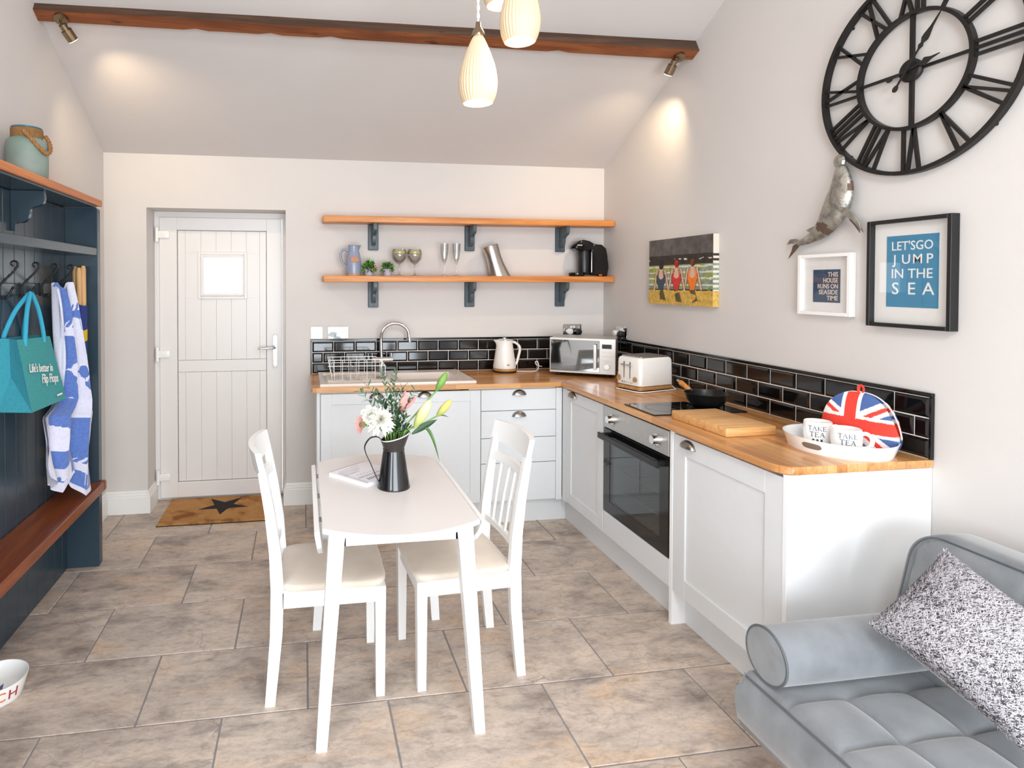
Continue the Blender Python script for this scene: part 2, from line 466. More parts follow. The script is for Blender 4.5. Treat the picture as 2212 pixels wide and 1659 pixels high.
def beam_mat(name, a, b, c_):
    m = NT(name)
    g = m.noise(m.coord(scale=(0.9, 14, 14)), 1.6, 7, 0.62, 1.0)
    col = m.ramp(g, [(0.25, srgb(*a)), (0.5, srgb(*b)), (0.74, srgb(*c_))])
    k = m.noise(m.coord(scale=(2.2, 9, 9)), 3.0, 2, 0.5)
    col = m.mix(m.ramp(k, [(0.66, (0, 0, 0, 1)), (0.74, (0.85, 0.85, 0.85, 1))]), col, srgb(46, 26, 16))
    m.set(Base_Color=col, Roughness=0.6); m.bump(g, 0.4, 0.006)
beam_mat('beam_lower', (74, 36, 18), (116, 62, 30), (150, 88, 48))
beam_mat('beam_upper', (48, 32, 24), (76, 52, 36), (108, 76, 52))

def coir():
    m = NT('coir')
    st = m.noise(m.coord(scale=(1, 1, 1)), 7, 5, 0.6, 0.6)
    c = m.ramp(st, [(0.36, srgb(152, 92, 38)), (0.46, srgb(200, 142, 78)), (0.7, srgb(214, 160, 96))])
    f = m.noise(m.coord(), 160, 3, 0.7)
    m.set(Base_Color=m.mix(0.8, c, m.ramp(f, [(0.3, (0.6, 0.6, 0.6, 1)), (0.7, (1.1, 1.1, 1.1, 1))]), 'MULTIPLY'), Roughness=0.98)
    m.bump(f, 0.8, 0.01)
coir()
def glass(name, col=(1, 1, 1), rough=0.0, ior=1.45, alpha=1.0):
    m = NT(name); m.set(Base_Color=(*col, 1), Roughness=rough, IOR=ior, Transmission_Weight=1.0); return m.m
glass('acrylic', (0.97, 0.98, 0.98), 0.02, 1.3)
def thin_glass(name, tint, refl=0.12):
    """window / picture glazing: mostly see-through sheet with a gloss reflection"""
    m = NT(name); t = m.t; tr = m.n('BsdfTransparent'); tr.inputs[0].default_value = (*tint, 1)
    gl = m.n('BsdfGlossy'); gl.inputs['Roughness'].default_value = 0.02
    mx = m.n('MixShader'); mx.inputs[0].default_value = refl
    m.l(tr.outputs[0], mx.inputs[1]); m.l(gl.outputs[0], mx.inputs[2]); m.l(mx.outputs[0], t.nodes['Material Output'].inputs[0])
def clear_sheet(name, tint, lo, hi):
    """thin blown glass: see-through face on, more mirror-like towards the rim (Fresnel)"""
    m = NT(name); tr = m.n('BsdfTransparent'); tr.inputs[0].default_value = (*tint, 1)
    gl = m.n('BsdfGlossy'); gl.inputs['Roughness'].default_value = 0.03
    lw = m.n('LayerWeight'); lw.inputs['Blend'].default_value = 0.35
    mr = m.n('MapRange'); mr.inputs['To Min'].default_value = lo; mr.inputs['To Max'].default_value = hi; m.l(lw.outputs['Fresnel'], mr.inputs['Value'])
    mx = m.n('MixShader'); m.l(mr.outputs[0], mx.inputs[0]); m.l(tr.outputs[0], mx.inputs[1]); m.l(gl.outputs[0], mx.inputs[2])
    m.l(mx.outputs[0], m.t.nodes['Material Output'].inputs[0])
clear_sheet('clear_glass', (0.95, 0.96, 0.96), 0.04, 0.55)
thin_glass('pane_glass', (0.97, 0.98, 0.98), 0.06)
thin_glass('frame_glass', (0.97, 0.97, 0.97), 0.05)
thin_glass('oven_glass', (0.62, 0.66, 0.67), 0.16)
plain('oven_black', (18, 18, 19), 0.10, Specular_IOR_Level=0.7)
plain('hob_glass', (10, 10, 11), 0.04, Specular_IOR_Level=0.8)
plain('oven_cavity', (150, 156, 158), 0.5)
def frosted():
    m = NT('frosted_aqua')
    v = m.coord(scale=(1, 1, 1)); n = m.noise(v, 5, 3)
    m.set(Base_Color=m.ramp(n, [(0.3, srgb(126, 146, 134)), (0.7, srgb(156, 172, 164))]), Roughness=0.55, Transmission_Weight=0.15, Coat_Weight=0.0)
frosted()
def galvanised():
    m = NT('galvanised')
    v = m.coord(); n = m.noise(v, 22, 4, 0.6, 0.5); f = m.noise(v, 160, 2)
    m.set(Base_Color=m.ramp(n, [(0.35, srgb(132, 130, 124)), (0.65, srgb(196, 192, 182))]), Metallic=0.85, Roughness=0.36)
    m.bump(f, 0.35, 0.004)
galvanised()
plain('rust_patch', (104, 84, 72), 0.6, 0.5, var=0.2, vscale=60)
def ceramic_shade():
    m = NT('lit_porcelain')
    m.set(Base_Color=srgb(206, 186, 156), Roughness=0.45, Emission_Color=srgb(255, 206, 140), Emission_Strength=0.10, Subsurface_Weight=0.0)
ceramic_shade()
emit('bulb_glow', (255, 244, 226), 9.0)
emit('spot_glow', (255, 232, 190), 14.0)
plain('canvas_sky', (92, 86, 84), 0.7, var=0.45, vscale=16)
plain('canvas_sea_dark', (52, 46, 38), 0.7, var=0.4, vscale=24)
plain('canvas_sea', (134, 150, 128), 0.7, var=0.35, vscale=40)
plain('canvas_sea_lime', (150, 156, 82), 0.7, var=0.25, vscale=40)
plain('canvas_foam', (216, 208, 192), 0.7)
plain('canvas_sand', (204, 166, 78), 0.7, var=0.3, vscale=50)
plain('canvas_shade', (92, 80, 46), 0.7, var=0.2, vscale=50)
plain('canvas_skin', (214, 178, 150), 0.7)
plain('canvas_dark', (44, 34, 32), 0.7)
plain('canvas_suit_blue', (62, 76, 92), 0.7, var=0.2, vscale=60)
plain('canvas_suit_red', (206, 54, 52), 0.7, var=0.15, vscale=60)
plain('canvas_suit_orange', (236, 124, 40), 0.7, var=0.12, vscale=60)
plain('canvas_hair_red', (178, 32, 34), 0.7)
plain('canvas_hair_brown', (122, 56, 28), 0.7)
plain('canvas_edge', (206, 200, 196), 0.6, var=0.15, vscale=90)
def bud_mat(name, a, b):
    m = NT(name); tc = m.n('TexCoord'); sp = m.n('SeparateXYZ'); m.l(tc.outputs['Generated'], sp.inputs[0])
    m.set(Base_Color=m.ramp(sp.outputs[2], [(0.1, srgb(*a)), (0.75, srgb(*b))]), Roughness=0.45)
bud_mat('bud_green', (96, 138, 62), (112, 150, 66)); bud_mat('bud_yellow', (140, 162, 78), (214, 190, 104)); bud_mat('bud_cream', (160, 176, 90), (224, 216, 164))
# ------------------------------------------------------------------ the room
XL, XR, YB, YF = -1.2931, 2.2108, 4.2085, -1.90
ZE, SL = 2.3851, 0.5039
YR = (YB + YF) / 2; ZR = ZE + SL * (YB - YR)
DY = 4.44                                            # plane of the outside door, deep in its reveal
DX0, DX1, DZ = -1.028, -0.1215, 2.031

bm = NB()
box(bm, XL - 0.15, DX0, YB, YB + 0.36, -0.05, 2.50); box(bm, DX1, XR + 0.15, YB, YB + 0.36, -0.05, 2.50)
box(bm, DX0, DX1, YB, YB + 0.36, DZ, 2.50)
struct(obj('wall_back', bm, 'wall_paint'))
def gable(y0, y1, z0=None, top=None):
    zt = lambda y: ZE + SL * (YB - y) if y >= YR else ZE + SL * (y - YF)
    z0 = -0.05 if z0 is None else z0
    if top is not None: return [(y0, z0), (y1, z0), (y1, top), (y0, top)]
    pts = [(y0, z0), (y1, z0), (y1, zt(y1) + 0.04)]
    if y0 < YR < y1: pts.append((YR, ZR + 0.04))
    pts.append((y0, zt(y0) + 0.04)); return pts
bm = NB(); prism(bm, gable(YF, YB), XR, XR + 0.15, 'yzx')
struct(obj('wall_right', bm, 'wall_paint'))
bm = NB()
prism(bm, gable(-0.2, YB), XL - 0.15, XL, 'yzx'); prism(bm, gable(YF, -1.3), XL - 0.15, XL, 'yzx')
prism(bm, gable(-1.3, -0.2, top=0.9), XL - 0.15, XL, 'yzx'); prism(bm, gable(-1.3, -0.2, z0=2.0), XL - 0.15, XL, 'yzx')
struct(obj('wall_left', bm, 'wall_paint'))
bm = NB()
box(bm, XL - 0.15, -0.47, YF - 0.15, YF, -0.05, 2.42); box(bm, 1.97, XR + 0.15, YF - 0.15, YF, -0.05, 2.42); box(bm, -0.47, 1.97, YF - 0.15, YF, 2.14, 2.42)
struct(obj('wall_front', bm, 'wall_paint'))
bm = NB()
prism(bm, [(YB + 0.36, ZE - SL * 0.36), (YR, ZR), (YF - 0.15, ZE - SL * 0.15), (YF - 0.15, ZE + 0.02), (YR, ZR + 0.13), (YB + 0.36, ZE - SL * 0.36 + 0.13)], XL - 0.15, XR + 0.15, 'yzx')
struct(obj('ceiling', bm, 'ceiling_paint'))

# glazed patio doors behind the camera, added unseen window in the left wall
win = thing('window_1', 'white framed glazed patio doors', 'window', (0.75, YF - 0.1, 0), world=True); del win['category']; del win['label']; struct(win)
def glazed(root, x0, x1, z0, z1, y0, y1, n, along='x'):
    b = NB()
    f = lambda a0, a1, c0, c1: box(b, a0, a1, y0, y1, c0, c1) if along == 'x' else box(b, y0, y1, a0, a1, c0, c1)
    f(x0, x1, z0, z0 + 0.07); f(x0, x1, z1 - 0.07, z1)
    w = (x1 - x0) / n
    for i in range(n + 1):
        c = x0 + i * w; f(max(x0, c - 0.045), min(x1, c + 0.045), z0, z1)
    obj('window_frame', b, 'white_pvc', root)
    for i in range(n):
        b = NB(); ym = (y0 + y1) / 2
        if along == 'x': box(b, x0 + i * w + 0.04, x0 + (i + 1) * w - 0.04, ym - 0.003, ym + 0.003, z0 + 0.06, z1 - 0.06)
        else: box(b, ym - 0.003, ym + 0.003, x0 + i * w + 0.04, x0 + (i + 1) * w - 0.04, z0 + 0.06, z1 - 0.06)
        obj('pane', b, 'pane_glass', root)
glazed(win, -0.47, 1.97, 0.0, 2.14, YF - 0.13, YF - 0.06, 3)
win2 = thing('added_window_2', 'x', 'x', (XL - 0.1, -0.75, 0.9), world=True); del win2['category']; del win2['label']; struct(win2)  # invented window, put in to account for the added side lamp
win3 = thing('added_rooflight', 'x', 'x', (0.45, -0.42, 3.1), world=True); del win3['category']; del win3['label']; struct(win3)  # invented rooflight under the uncut ceiling, added to go with the overhead lamp
def on_slope(y, off): return ZE + SL * (y - YF) - off
b = NB()
for (a0, a1, c0, c1) in ((-0.10, -0.03, -0.98, 0.14), (0.93, 1.00, -0.98, 0.14), (-0.03, 0.93, -0.98, -0.91), (-0.03, 0.93, 0.07, 0.14)):
    prism(b, [(c0, on_slope(c0, 0.002)), (c1, on_slope(c1, 0.002)), (c1, on_slope(c1, 0.06)), (c0, on_slope(c0, 0.06))], a0, a1, 'yzx')
obj('window_frame', b, 'white_pvc', win3)
b = NB(); prism(b, [(-0.91, on_slope(-0.91, 0.012)), (0.07, on_slope(0.07, 0.012)), (0.07, on_slope(0.07, 0.018)), (-0.91, on_slope(-0.91, 0.018))], -0.03, 0.93, 'yzx'); obj('pane', b, 'pane_glass', win3)
glazed(win2, -1.3, -0.2, 0.9, 2.0, XL - 0.12, XL - 0.06, 2, 'y')

# floor: grout bed and every stone tile
fl = struct(obj('floor', bx(XL, XR, YF, YB + 0.36, -0.06, -0.004), 'grout_grey'))
world_part(fl, fl.location)
TW, TD, TG = 0.592, 0.4065, 0.0062
tile_mesh = {}
def floor_tile(w, d):
    k = (round(w, 3), round(d, 3))
    if k not in tile_mesh:
        b = bx(-w / 2, w / 2, -d / 2, d / 2, -0.012, 0.0, bev=0.0018)
        me = bpy.data.meshes.new('tile'); b.to_mesh(me); b.free(); me.materials.append(MATS['stone_tile']); tile_mesh[k] = me
    return tile_mesh[k]
y1 = 3.797 + TD
while y1 > YF:
    y0 = y1 - TD
    ph = -0.58 if round((3.797 - y1) / TD) % 2 == 1 else -0.288
    x = ph - 3 * TW
    while x < XR:
        a, b2, c0, c1 = max(x, XL), min(x + TW, XR), max(y0, YF), y1
        if b2 - a > 0.03 and c1 - c0 > 0.03:
            o = bpy.data.objects.new('tile', floor_tile(b2 - a - TG, c1 - c0 - TG)); C.objects.link(o); o.parent = fl
            o.location = Vector(((a + b2) / 2, (c0 + c1) / 2, 0)) - fl.location
        x += TW
    y1 = y0
# threshold strip of tile in the reveal
o = bpy.data.objects.new('tile', floor_tile(DX1 - DX0 - 0.01, DY + 0.08 - YB)); C.objects.link(o); o.parent = fl
o.location = Vector(((DX0 + DX1) / 2, (YB + DY + 0.08) / 2, 0)) - fl.location

# baseboards
def skirting(name, p0, p1, nrm):
    """moulded board along p0-p1 on the wall, nrm = direction into the room"""
    prof = [(0, 0), (0.018, 0), (0.018, 0.108), (0.013, 0.114), (0.015, 0.122), (0.009, 0.130), (0.010, 0.140), (0.004, 0.150), (0, 0.150)]
    b = NB(); A = [b.verts.new((p0[0] + nrm[0] * d, p0[1] + nrm[1] * d, z)) for d, z in prof]
    B = [b.verts.new((p1[0] + nrm[0] * d, p1[1] + nrm[1] * d, z)) for d, z in prof]
    b.faces.new(A); b.faces.new(B[::-1])
    for i in range(len(prof)):
        j = (i + 1) % len(prof); b.faces.new((A[i], B[i], B[j], A[j]))
    struct(obj(name, b, 'white_gloss_trim'))
skirting('baseboard_back', (XL, YB), (DX0, YB), (0, -1))
skirting('baseboard_back_right', (DX1, YB), (0.074, YB), (0, -1))
skirting('baseboard_reveal_left', (DX0, YB - 0.018), (DX0, DY - 0.03), (1, 0))
skirting('baseboard_reveal_right', (DX1, YB - 0.018), (DX1, DY - 0.03), (-1, 0))
skirting('baseboard_left', (XL, 3.495), (XL, YB - 0.018), (1, 0))
skirting('baseboard_right', (XR, YF), (XR, 1.81), (-1, 0))

# purlin across the roof slope
bm = NB()
ends = []
ns = (0.45, 0.893)
for k in range(57):
    t = k / 56; x = XL + (XR - XL) * t
    Bp = Vector((3.178 + (3.123 - 3.178) * t, 2.856 + (2.849 - 2.856) * t)); Ap = Vector((3.236 + (3.184 - 3.236) * t, 2.824 + (2.816 - 2.824) * t))
    w = 0.0035 * pnoise(Vector((x * 3.1, 0, 0))); w2 = 0.004 * pnoise(Vector((x * 4.3, 5, 0)))
    for cx_ in (-0.55, -0.18, 0.12, 0.98, 1.42):                # notches where laths were nailed
        if abs(x - cx_) < 0.035: Ap = Ap + (Bp - Ap) * 0.16
    Bp = Bp + Vector((w, w)); Ap = Ap + Vector((w2, w2))
    ends.append((x, Bp + Vector(ns) * 0.11, Bp, Ap, Ap + Vector(ns) * 0.11))
rings = [[bm.verts.new((x, p.x, p.y)) for p in (a, b, c, d)] for x, a, b, c, d in ends]
for p, q in zip(rings, rings[1:]):
    for i in range(4):
        f = bm.faces.new((p[i], p[(i + 1) % 4], q[(i + 1) % 4], q[i])); f.material_index = 1 if i == 0 else 0
bm.faces.new(rings[0]); bm.faces.new(rings[-1][::-1])
beam = obj('ceiling_beam', bm, ['beam_lower', 'beam_upper'])
tag(beam, 'old reddish brown timber beam running across the sloping ceiling', 'beam')

# ------------------------------------------------------------------ outside door
dr = struct(obj('door_1', (lambda b: (box(b, DX0 + 0.001, DX0 + 0.032, DY - 0.02, DY + 0.05, 0.012, 2.030), box(b, DX1 - 0.032, DX1 - 0.001, DY - 0.02, DY + 0.05, 0.012, 2.030), box(b, DX0 + 0.032, DX1 - 0.032, DY - 0.02, DY + 0.05, 1.992, 2.030), box(b, DX0 + 0.001, DX1 - 0.001, DY + 0.0, DY + 0.07, 0.0, 0.018), b)[-1])(NB()), 'white_pvc'))
world_part(dr, dr.location)
L0, L1, LZ0, LZ1 = DX0 + 0.035, DX1 - 0.035, 0.022, 1.990
P0, P1, PZ0, PZ1 = -0.876, -0.262, 0.128, 1.902
b = NB()
for q in ((L0, P0, LZ0, LZ1), (P1, L1, LZ0, LZ1), (P0, P1, PZ1, LZ1), (P0, P1, LZ0, PZ0)):
    box(b, q[0], q[1], DY - 0.035, DY + 0.03, q[2], q[3], bev=0.003)
leaf = obj('leaf', b, 'white_pvc', dr)
G0, G1, GZ0, GZ1 = -0.693, -0.431, 1.458, 1.711                # little glazed opening
W0, W1, WZ0, WZ1 = -0.737, -0.397, 1.418, 1.753
cuts = [P0 + 0.004, -0.822, -0.716, -0.612, -0.508, -0.404, -0.312, P1 - 0.004]
for a, c in zip(cuts, cuts[1:]):                              # tongue-and-groove boards, above and below the middle rail
    if a + 0.002 >= W0 and c - 0.002 <= W1 or (a < W1 and c > W0):
        obj('board', bx(a + 0.0004, c - 0.0004, DY - 0.02, DY + 0.02, 0.988, WZ0 + 0.01, bev=0.0013), 'white_pvc', leaf)
        obj('board', bx(a + 0.0004, c - 0.0004, DY - 0.02, DY + 0.02, WZ1 - 0.01, PZ1 - 0.004, bev=0.0013), 'white_pvc', leaf)
        if a < W0: obj('board', bx(a + 0.0004, W0 + 0.01, DY - 0.02, DY + 0.02, WZ0 + 0.01, WZ1 - 0.01), 'white_pvc', leaf)
        if c > W1: obj('board', bx(W1 - 0.01, c - 0.0004, DY - 0.02, DY + 0.02, WZ0 + 0.01, WZ1 - 0.01), 'white_pvc', leaf)
    else: obj('board', bx(a + 0.0004, c - 0.0004, DY - 0.02, DY + 0.02, 0.988, PZ1 - 0.004, bev=0.0013), 'white_pvc', leaf)
    obj('board', bx(a + 0.0004, c - 0.0004, DY - 0.02, DY + 0.02, PZ0 + 0.004, 0.902, bev=0.0013), 'white_pvc', leaf)
obj('middle_rail', bx(P0 + 0.004, P1 - 0.004, DY - 0.021, DY + 0.02, 0.904, 0.986, bev=0.0013), 'white_pvc', leaf)
b = NB(); box(b, P0, P1, DY + 0.0, DY + 0.015, PZ0, WZ0 + 0.02); box(b, P0, P1, DY + 0.0, DY + 0.015, WZ1 - 0.02, PZ1)
box(b, P0, W0 + 0.02, DY, DY + 0.015, WZ0, WZ1); box(b, W1 - 0.02, P1, DY, DY + 0.015, WZ0, WZ1)
obj('backing', b, 'pvc_groove', leaf)
b = NB()
for (a0, a1, c0, c1, yo) in ((W0, W1, WZ0, WZ1, 0.032), (W0 + 0.022, W1 - 0.022, WZ0 + 0.022, WZ1 - 0.022, 0.040)):
    i0, i1, k0, k1 = G0, G1, GZ0, GZ1
    if yo < 0.035: i0, i1, k0, k1 = W0 + 0.022, W1 - 0.022, WZ0 + 0.022, WZ1 - 0.022
    for q in ((a0, i0, c0, c1), (i1, a1, c0, c1), (i0, i1, c0, k0), (i0, i1, k1, c1)):
        box(b, q[0], q[1], DY - yo, DY + 0.02, q[2], q[3], bev=0.003)
obj('window_frame', b, 'white_pvc', leaf)
obj('pane', bx(G0 - 0.005, G1 + 0.005, DY - 0.008, DY - 0.002, GZ0 - 0.005, GZ1 + 0.005), 'pane_glass', leaf)
for z in (1.868, 1.035, 0.172):
    b = NB(); box(b, DX0 + 0.018, DX0 + 0.105, DY - 0.052, DY - 0.036, z - 0.026, z + 0.026, bev=0.006, seg=2); cyl(b, (DX0 + 0.022, DY - 0.045, z - 0.05), (DX0 + 0.022, DY - 0.045, z + 0.05), 0.012, seg=14)
    obj('hinge', b, 'white_plastic', dr, 40)
b = NB(); prism(b, rrect(-0.218, -0.190, 0.925, 1.165, 0.014), DY - 0.046, DY - 0.034, 'xzy', bev=0.003)
hd = obj('handle_plate', b, 'chrome', leaf, 40)
b = NB(); tube(b, [(-0.204, DY - 0.04, 1.072), (-0.204, DY - 0.085, 1.072), (-0.225, DY - 0.093, 1.071), (-0.32, DY - 0.093, 1.066)], [0.010, 0.010, 0.009, 0.007], 12); cyl(b, (-0.204, DY - 0.045, 0.98), (-0.204, DY - 0.052, 0.98), 0.010, seg=14)
obj('lever_handle', b, 'chrome', leaf, 50)

# door mat
mat_root = thing('door_mat', 'coir door mat with a black star lying before the outside door', 'mat', (-0.563, 4.18, 0), world=True)
b = NB(); box(b, -0.915, -0.210, 3.945, 4.400, 0.0, 0.014, bev=0.004)
obj('coir_pile', b, 'coir', mat_root)
obj('backing', bx(-0.918, -0.207, 3.941, 4.403, -0.0005, 0.004), 'rubber', mat_root)
b = NB(); star = []
SCX, SCY = -0.545, 4.215
tips = [(-0.645, 4.365), (-0.433, 4.365), (-0.375, 4.178), (-0.545, 4.060), (-0.702, 4.170)]
for i in range(5):
    star.append(tips[i]); n_ = tips[(i + 1) % 5]
    star.append((SCX + ((tips[i][0] + n_[0]) / 2 - SCX) * 0.46, SCY + ((tips[i][1] + n_[1]) / 2 - SCY) * 0.46))
prism(b, star, 0.013, 0.0152, 'xyz'); obj('star_print', b, 'coir_black', mat_root)

# ------------------------------------------------------------------ kitchen: units, worktop, tiles
FX, FY = 1.631, 3.628           # door faces of the side run and the back run
WZ = 0.905
def shaker(parent, a0, a1, z0, z1, face, axis, stile=0.07, name='door'):
    """framed door on plane: axis 'y' faces -y at y=face, axis 'x' faces -x at x=face"""
    b = NB()
    def bb(p0, p1, q0, q1, d0, d1, bev=0.0):
        if axis == 'y': box(b, p0, p1, face + d0, face + d1, q0, q1, bev=bev)
        else: box(b, face + d0, face + d1, p0, p1, q0, q1, bev=bev)
    bb(a0, a0 + stile, z0, z1, 0, 0.02, 0.0012); bb(a1 - stile, a1, z0, z1, 0, 0.02, 0.0012)
    bb(a0 + stile, a1 - stile, z0, z0 + stile, 0, 0.02, 0.0012); bb(a0 + stile, a1 - stile, z1 - stile, z1, 0, 0.02, 0.0012)
    d = obj(name, b, 'cabinet_paint', parent)
    b = NB(); bb(a0 + stile - 0.002, a1 - stile + 0.002, z0 + stile - 0.002, z1 - stile + 0.002, 0.007, 0.018)
    obj('panel', b, 'cabinet_paint', d)
    return d
def slab(parent, a0, a1, z0, z1, face, axis, name='drawer', mat='cabinet_paint'):
    if axis == 'y': b = bx(a0, a1, face, face + 0.02, z0, z1, bev=0.0015)
    else: b = bx(face, face + 0.02, a0, a1, z0, z1, bev=0.0015)
    return obj(name, b, mat, parent)
def cup_handle(parent, a, z, face, axis):
    """half-dome cup pull with a flat flange"""
    b = NB(); R_, n, m = 0.043, 14, 7
    def pt(th, ph):                         # th along the width, ph from the face out
        x = -math.cos(th); h = math.sin(th)
        return (R_ * x, -0.024 * math.sin(ph) * (h ** 0.6 if h > 0 else 0), 0.030 * math.cos(ph) * h)
    V = [[b.verts.new(pt(PI * i / n, PI / 2 * j / m)) for j in range(m + 1)] for i in range(n + 1)]
    for i in range(n):
        for j in range(m):
            b.faces.new((V[i][j], V[i + 1][j], V[i + 1][j + 1], V[i][j + 1]))
    bmesh.ops.remove_doubles(b, verts=b.verts[:], dist=0.0004)
    r = bmesh.ops.solidify(b, geom=b.faces[:], thickness=0.0025)
    box(b, -0.048, 0.048, -0.002, 0.001, -0.0035, 0.002)
    M = T(a, face, z - 0.012) if axis == 'y' else T(face, a, z - 0.012) @ Rz(-PI / 2)
    xf(b, M)
    o = obj('cup_handle', b, 'nickel', parent, 50); return o

# sink unit with two doors
u = thing('sink_cabinet', 'pale grey double door cabinet under the white sink', 'cabinet', (0.585, 3.9, 0), world=True)
b = NB(); box(b, 0.094, 1.091, FY + 0.021, YB - 0.004, 0.15, 0.72); box(b, 0.094, 0.54, FY + 0.021, YB - 0.004, 0.72, 0.874); box(b, 1.02, 1.091, FY + 0.021, YB - 0.004, 0.72, 0.874)
obj('body', b, 'cabinet_paint', u)
obj('end_panel', bx(0.076, 0.094, FY - 0.002, YB - 0.001, 0.0, 0.876, bev=0.001), 'cabinet_paint', u)
d = shaker(u, 0.100, 0.5965, 0.158, 0.864, FY, 'y', 0.066); cup_handle(d, 0.437, 0.846, FY, 'y')
d = shaker(u, 0.6005, 1.0905, 0.158, 0.864, FY, 'y', 0.066); cup_handle(d, 0.735, 0.846, FY, 'y')
obj('plinth', bx(0.094, 1.0915, 3.688, 3.703, 0.0, 0.149), 'cabinet_paint', u)
# drawers
u = thing('drawer_cabinet', 'pale grey cabinet with four plain drawers beside the kitchen corner', 'cabinet', (1.342, 3.9, 0), world=True)
obj('body', bx(1.093, 1.590, FY + 0.021, YB - 0.004, 0.15, 0.874), 'cabinet_paint', u)
for z0, z1 in ((0.732, 0.864), (0.560, 0.728), (0.400, 0.556), (0.158, 0.396)):
    d = slab(u, 1.0945, 1.5865, z0, z1, FY, 'y'); cup_handle(d, 1.342, z1 - 0.022, FY, 'y')
obj('plinth', bx(1.0925, 1.6825, 3.688, 3.703, 0.0, 0.149), 'cabinet_paint', u)
obj('corner_post', bx(1.5885, 1.629, FY, FY + 0.02, 0.15, 0.868, bev=0.001), 'cabinet_paint', u)
# narrow unit
u = thing('corner_cabinet', 'pale grey single door cabinet between the kitchen corner and the oven', 'cabinet', (1.92, 3.33, 0), world=True)
obj('body', bx(FX + 0.021, XR - 0.004, 3.093, 3.626, 0.15, 0.874), 'cabinet_paint', u)
obj('corner_post', bx(FX, FX + 0.02, 3.572, 3.625, 0.15, 0.868, bev=0.001), 'cabinet_paint', u)
d = shaker(u, 3.097, 3.569, 0.158, 0.864, FX, 'x', 0.066); cup_handle(d, 3.475, 0.846, FX, 'x')
obj('plinth', bx(1.683, 1.698, 3.091, 3.688, 0.0, 0.149), 'cabinet_paint', u)
# oven housing
u = thing('oven_housing', 'pale grey housing strip and plinth under the built-in oven', 'cabinet', (1.92, 2.78, 0), world=True)
obj('body', (lambda b: (box(b, 1.70, XR - 0.004, 2.483, 3.090, 0.15, 0.275), box(b, 2.16, XR - 0.004, 2.483, 3.090, 0.275, 0.868), b)[-1])(NB()), 'cabinet_paint', u)
slab(u, 2.485, 3.089, 0.158, 0.283, FX, 'x', 'filler_panel')
obj('plinth', bx(1.683, 1.698, 2.482, 3.0905, 0.0, 0.149), 'cabinet_paint', u)
# oven
ov = thing('built_in_oven', 'built-in electric oven with steel control panel and black glass door', 'oven', (1.9, 2.785, 0.287), world=True)
b = NB()
for q in ((FX + 0.03, 2.15, 2.490, 2.512, 0.290, 0.745), (FX + 0.03, 2.15, 3.063, 3.085, 0.290, 0.745), (FX + 0.03, 2.15, 2.512, 3.063, 0.290, 0.315), (FX + 0.03, 2.15, 2.512, 3.063, 0.700, 0.745), (2.12, 2.15, 2.512, 3.063, 0.315, 0.700)):
    box(b, *q)
obj('cavity', b, 'oven_cavity', ov)
cp = obj('control_panel', bx(FX - 0.004, FX + 0.02, 2.4865, 3.0865, 0.748, 0.866, bev=0.002), 'brushed_steel', ov)
for y in (2.99, 2.574):
    b = NB(); cyl(b, (FX - 0.003, y, 0.806), (FX - 0.010, y, 0.806), 0.026, seg=24); cyl(b, (FX - 0.010, y, 0.806), (FX - 0.036, y, 0.806), 0.021, 0.019, seg=24)
    k = obj('knob', b, 'chrome', cp, 40)
b = NB()
for y in (2.99, 2.574):
    for a in range(5):
        an = -0.9 + a * 0.45 - PI / 2
        box(b, FX - 0.0046, FX - 0.0038, y + 0.036 * math.cos(an) - 0.002, y + 0.036 * math.cos(an) + 0.002, 0.806 + 0.036 * math.sin(an) - 0.002, 0.806 + 0.036 * math.sin(an) + 0.002)
obj('dial_marks', b, 'ink_grey', cp)
b = NB()
for q in ((2.4875, 2.560, 0.288, 0.742), (3.020, 3.0855, 0.288, 0.742), (2.560, 3.020, 0.288, 0.352), (2.560, 3.020, 0.668, 0.742)):
    box(b, FX - 0.002, FX + 0.022, q[0], q[1], q[2], q[3])
od = obj('oven_door', b, 'oven_black', ov)
obj('door_glass', bx(FX, FX + 0.006, 2.558, 3.022, 0.350, 0.670), 'oven_glass', od)
b = NB(); box(b, FX - 0.048, FX - 0.034, 2.515, 3.072, 0.690, 0.722, bev=0.003); box(b, FX - 0.036, FX, 2.520, 2.545, 0.694, 0.718); box(b, FX - 0.036, FX, 3.040, 3.065, 0.694, 0.718)
obj('door_handle', b, 'black_satin', od)
b = NB()
for z in (0.42, 0.53):
    for k in range(12): cyl(b, (1.68, 2.53 + k * 0.046, z), (2.10, 2.53 + k * 0.046, z), 0.002, seg=6)
    cyl(b, (1.68, 2.514, z), (1.68, 3.06, z), 0.003, seg=6); cyl(b, (2.10, 2.514, z), (2.10, 3.06, z), 0.003, seg=6)
obj('rack', b, 'steel', ov)
# divider and integrated appliance with its end panel
u = thing('appliance_cabinet', 'wide pale grey cabinet at the end of the worktop behind the sofa', 'cabinet', (1.92, 2.15, 0), world=True)
obj('divider_panel', bx(FX - 0.002, XR - 0.004, 2.460, 2.4795, 0.0, 0.875), 'white_paint', u)
obj('body', bx(FX + 0.023, XR - 0.004, 1.834, 2.4595, 0.15, 0.874), 'cabinet_paint', u)
d = shaker(u, 1.836, 2.456, 0.158, 0.864, FX, 'x', 0.082); cup_handle(d, 2.352, 0.838, FX, 'x')
obj('plinth', bx(1.698, 1.713, 1.834, 2.4595, 0.0, 0.149), 'cabinet_paint', u)
obj('end_panel', bx(FX - 0.002, XR - 0.001, 1.815, 1.8335, 0.0, 0.876, bev=0.001), 'white_paint', u)

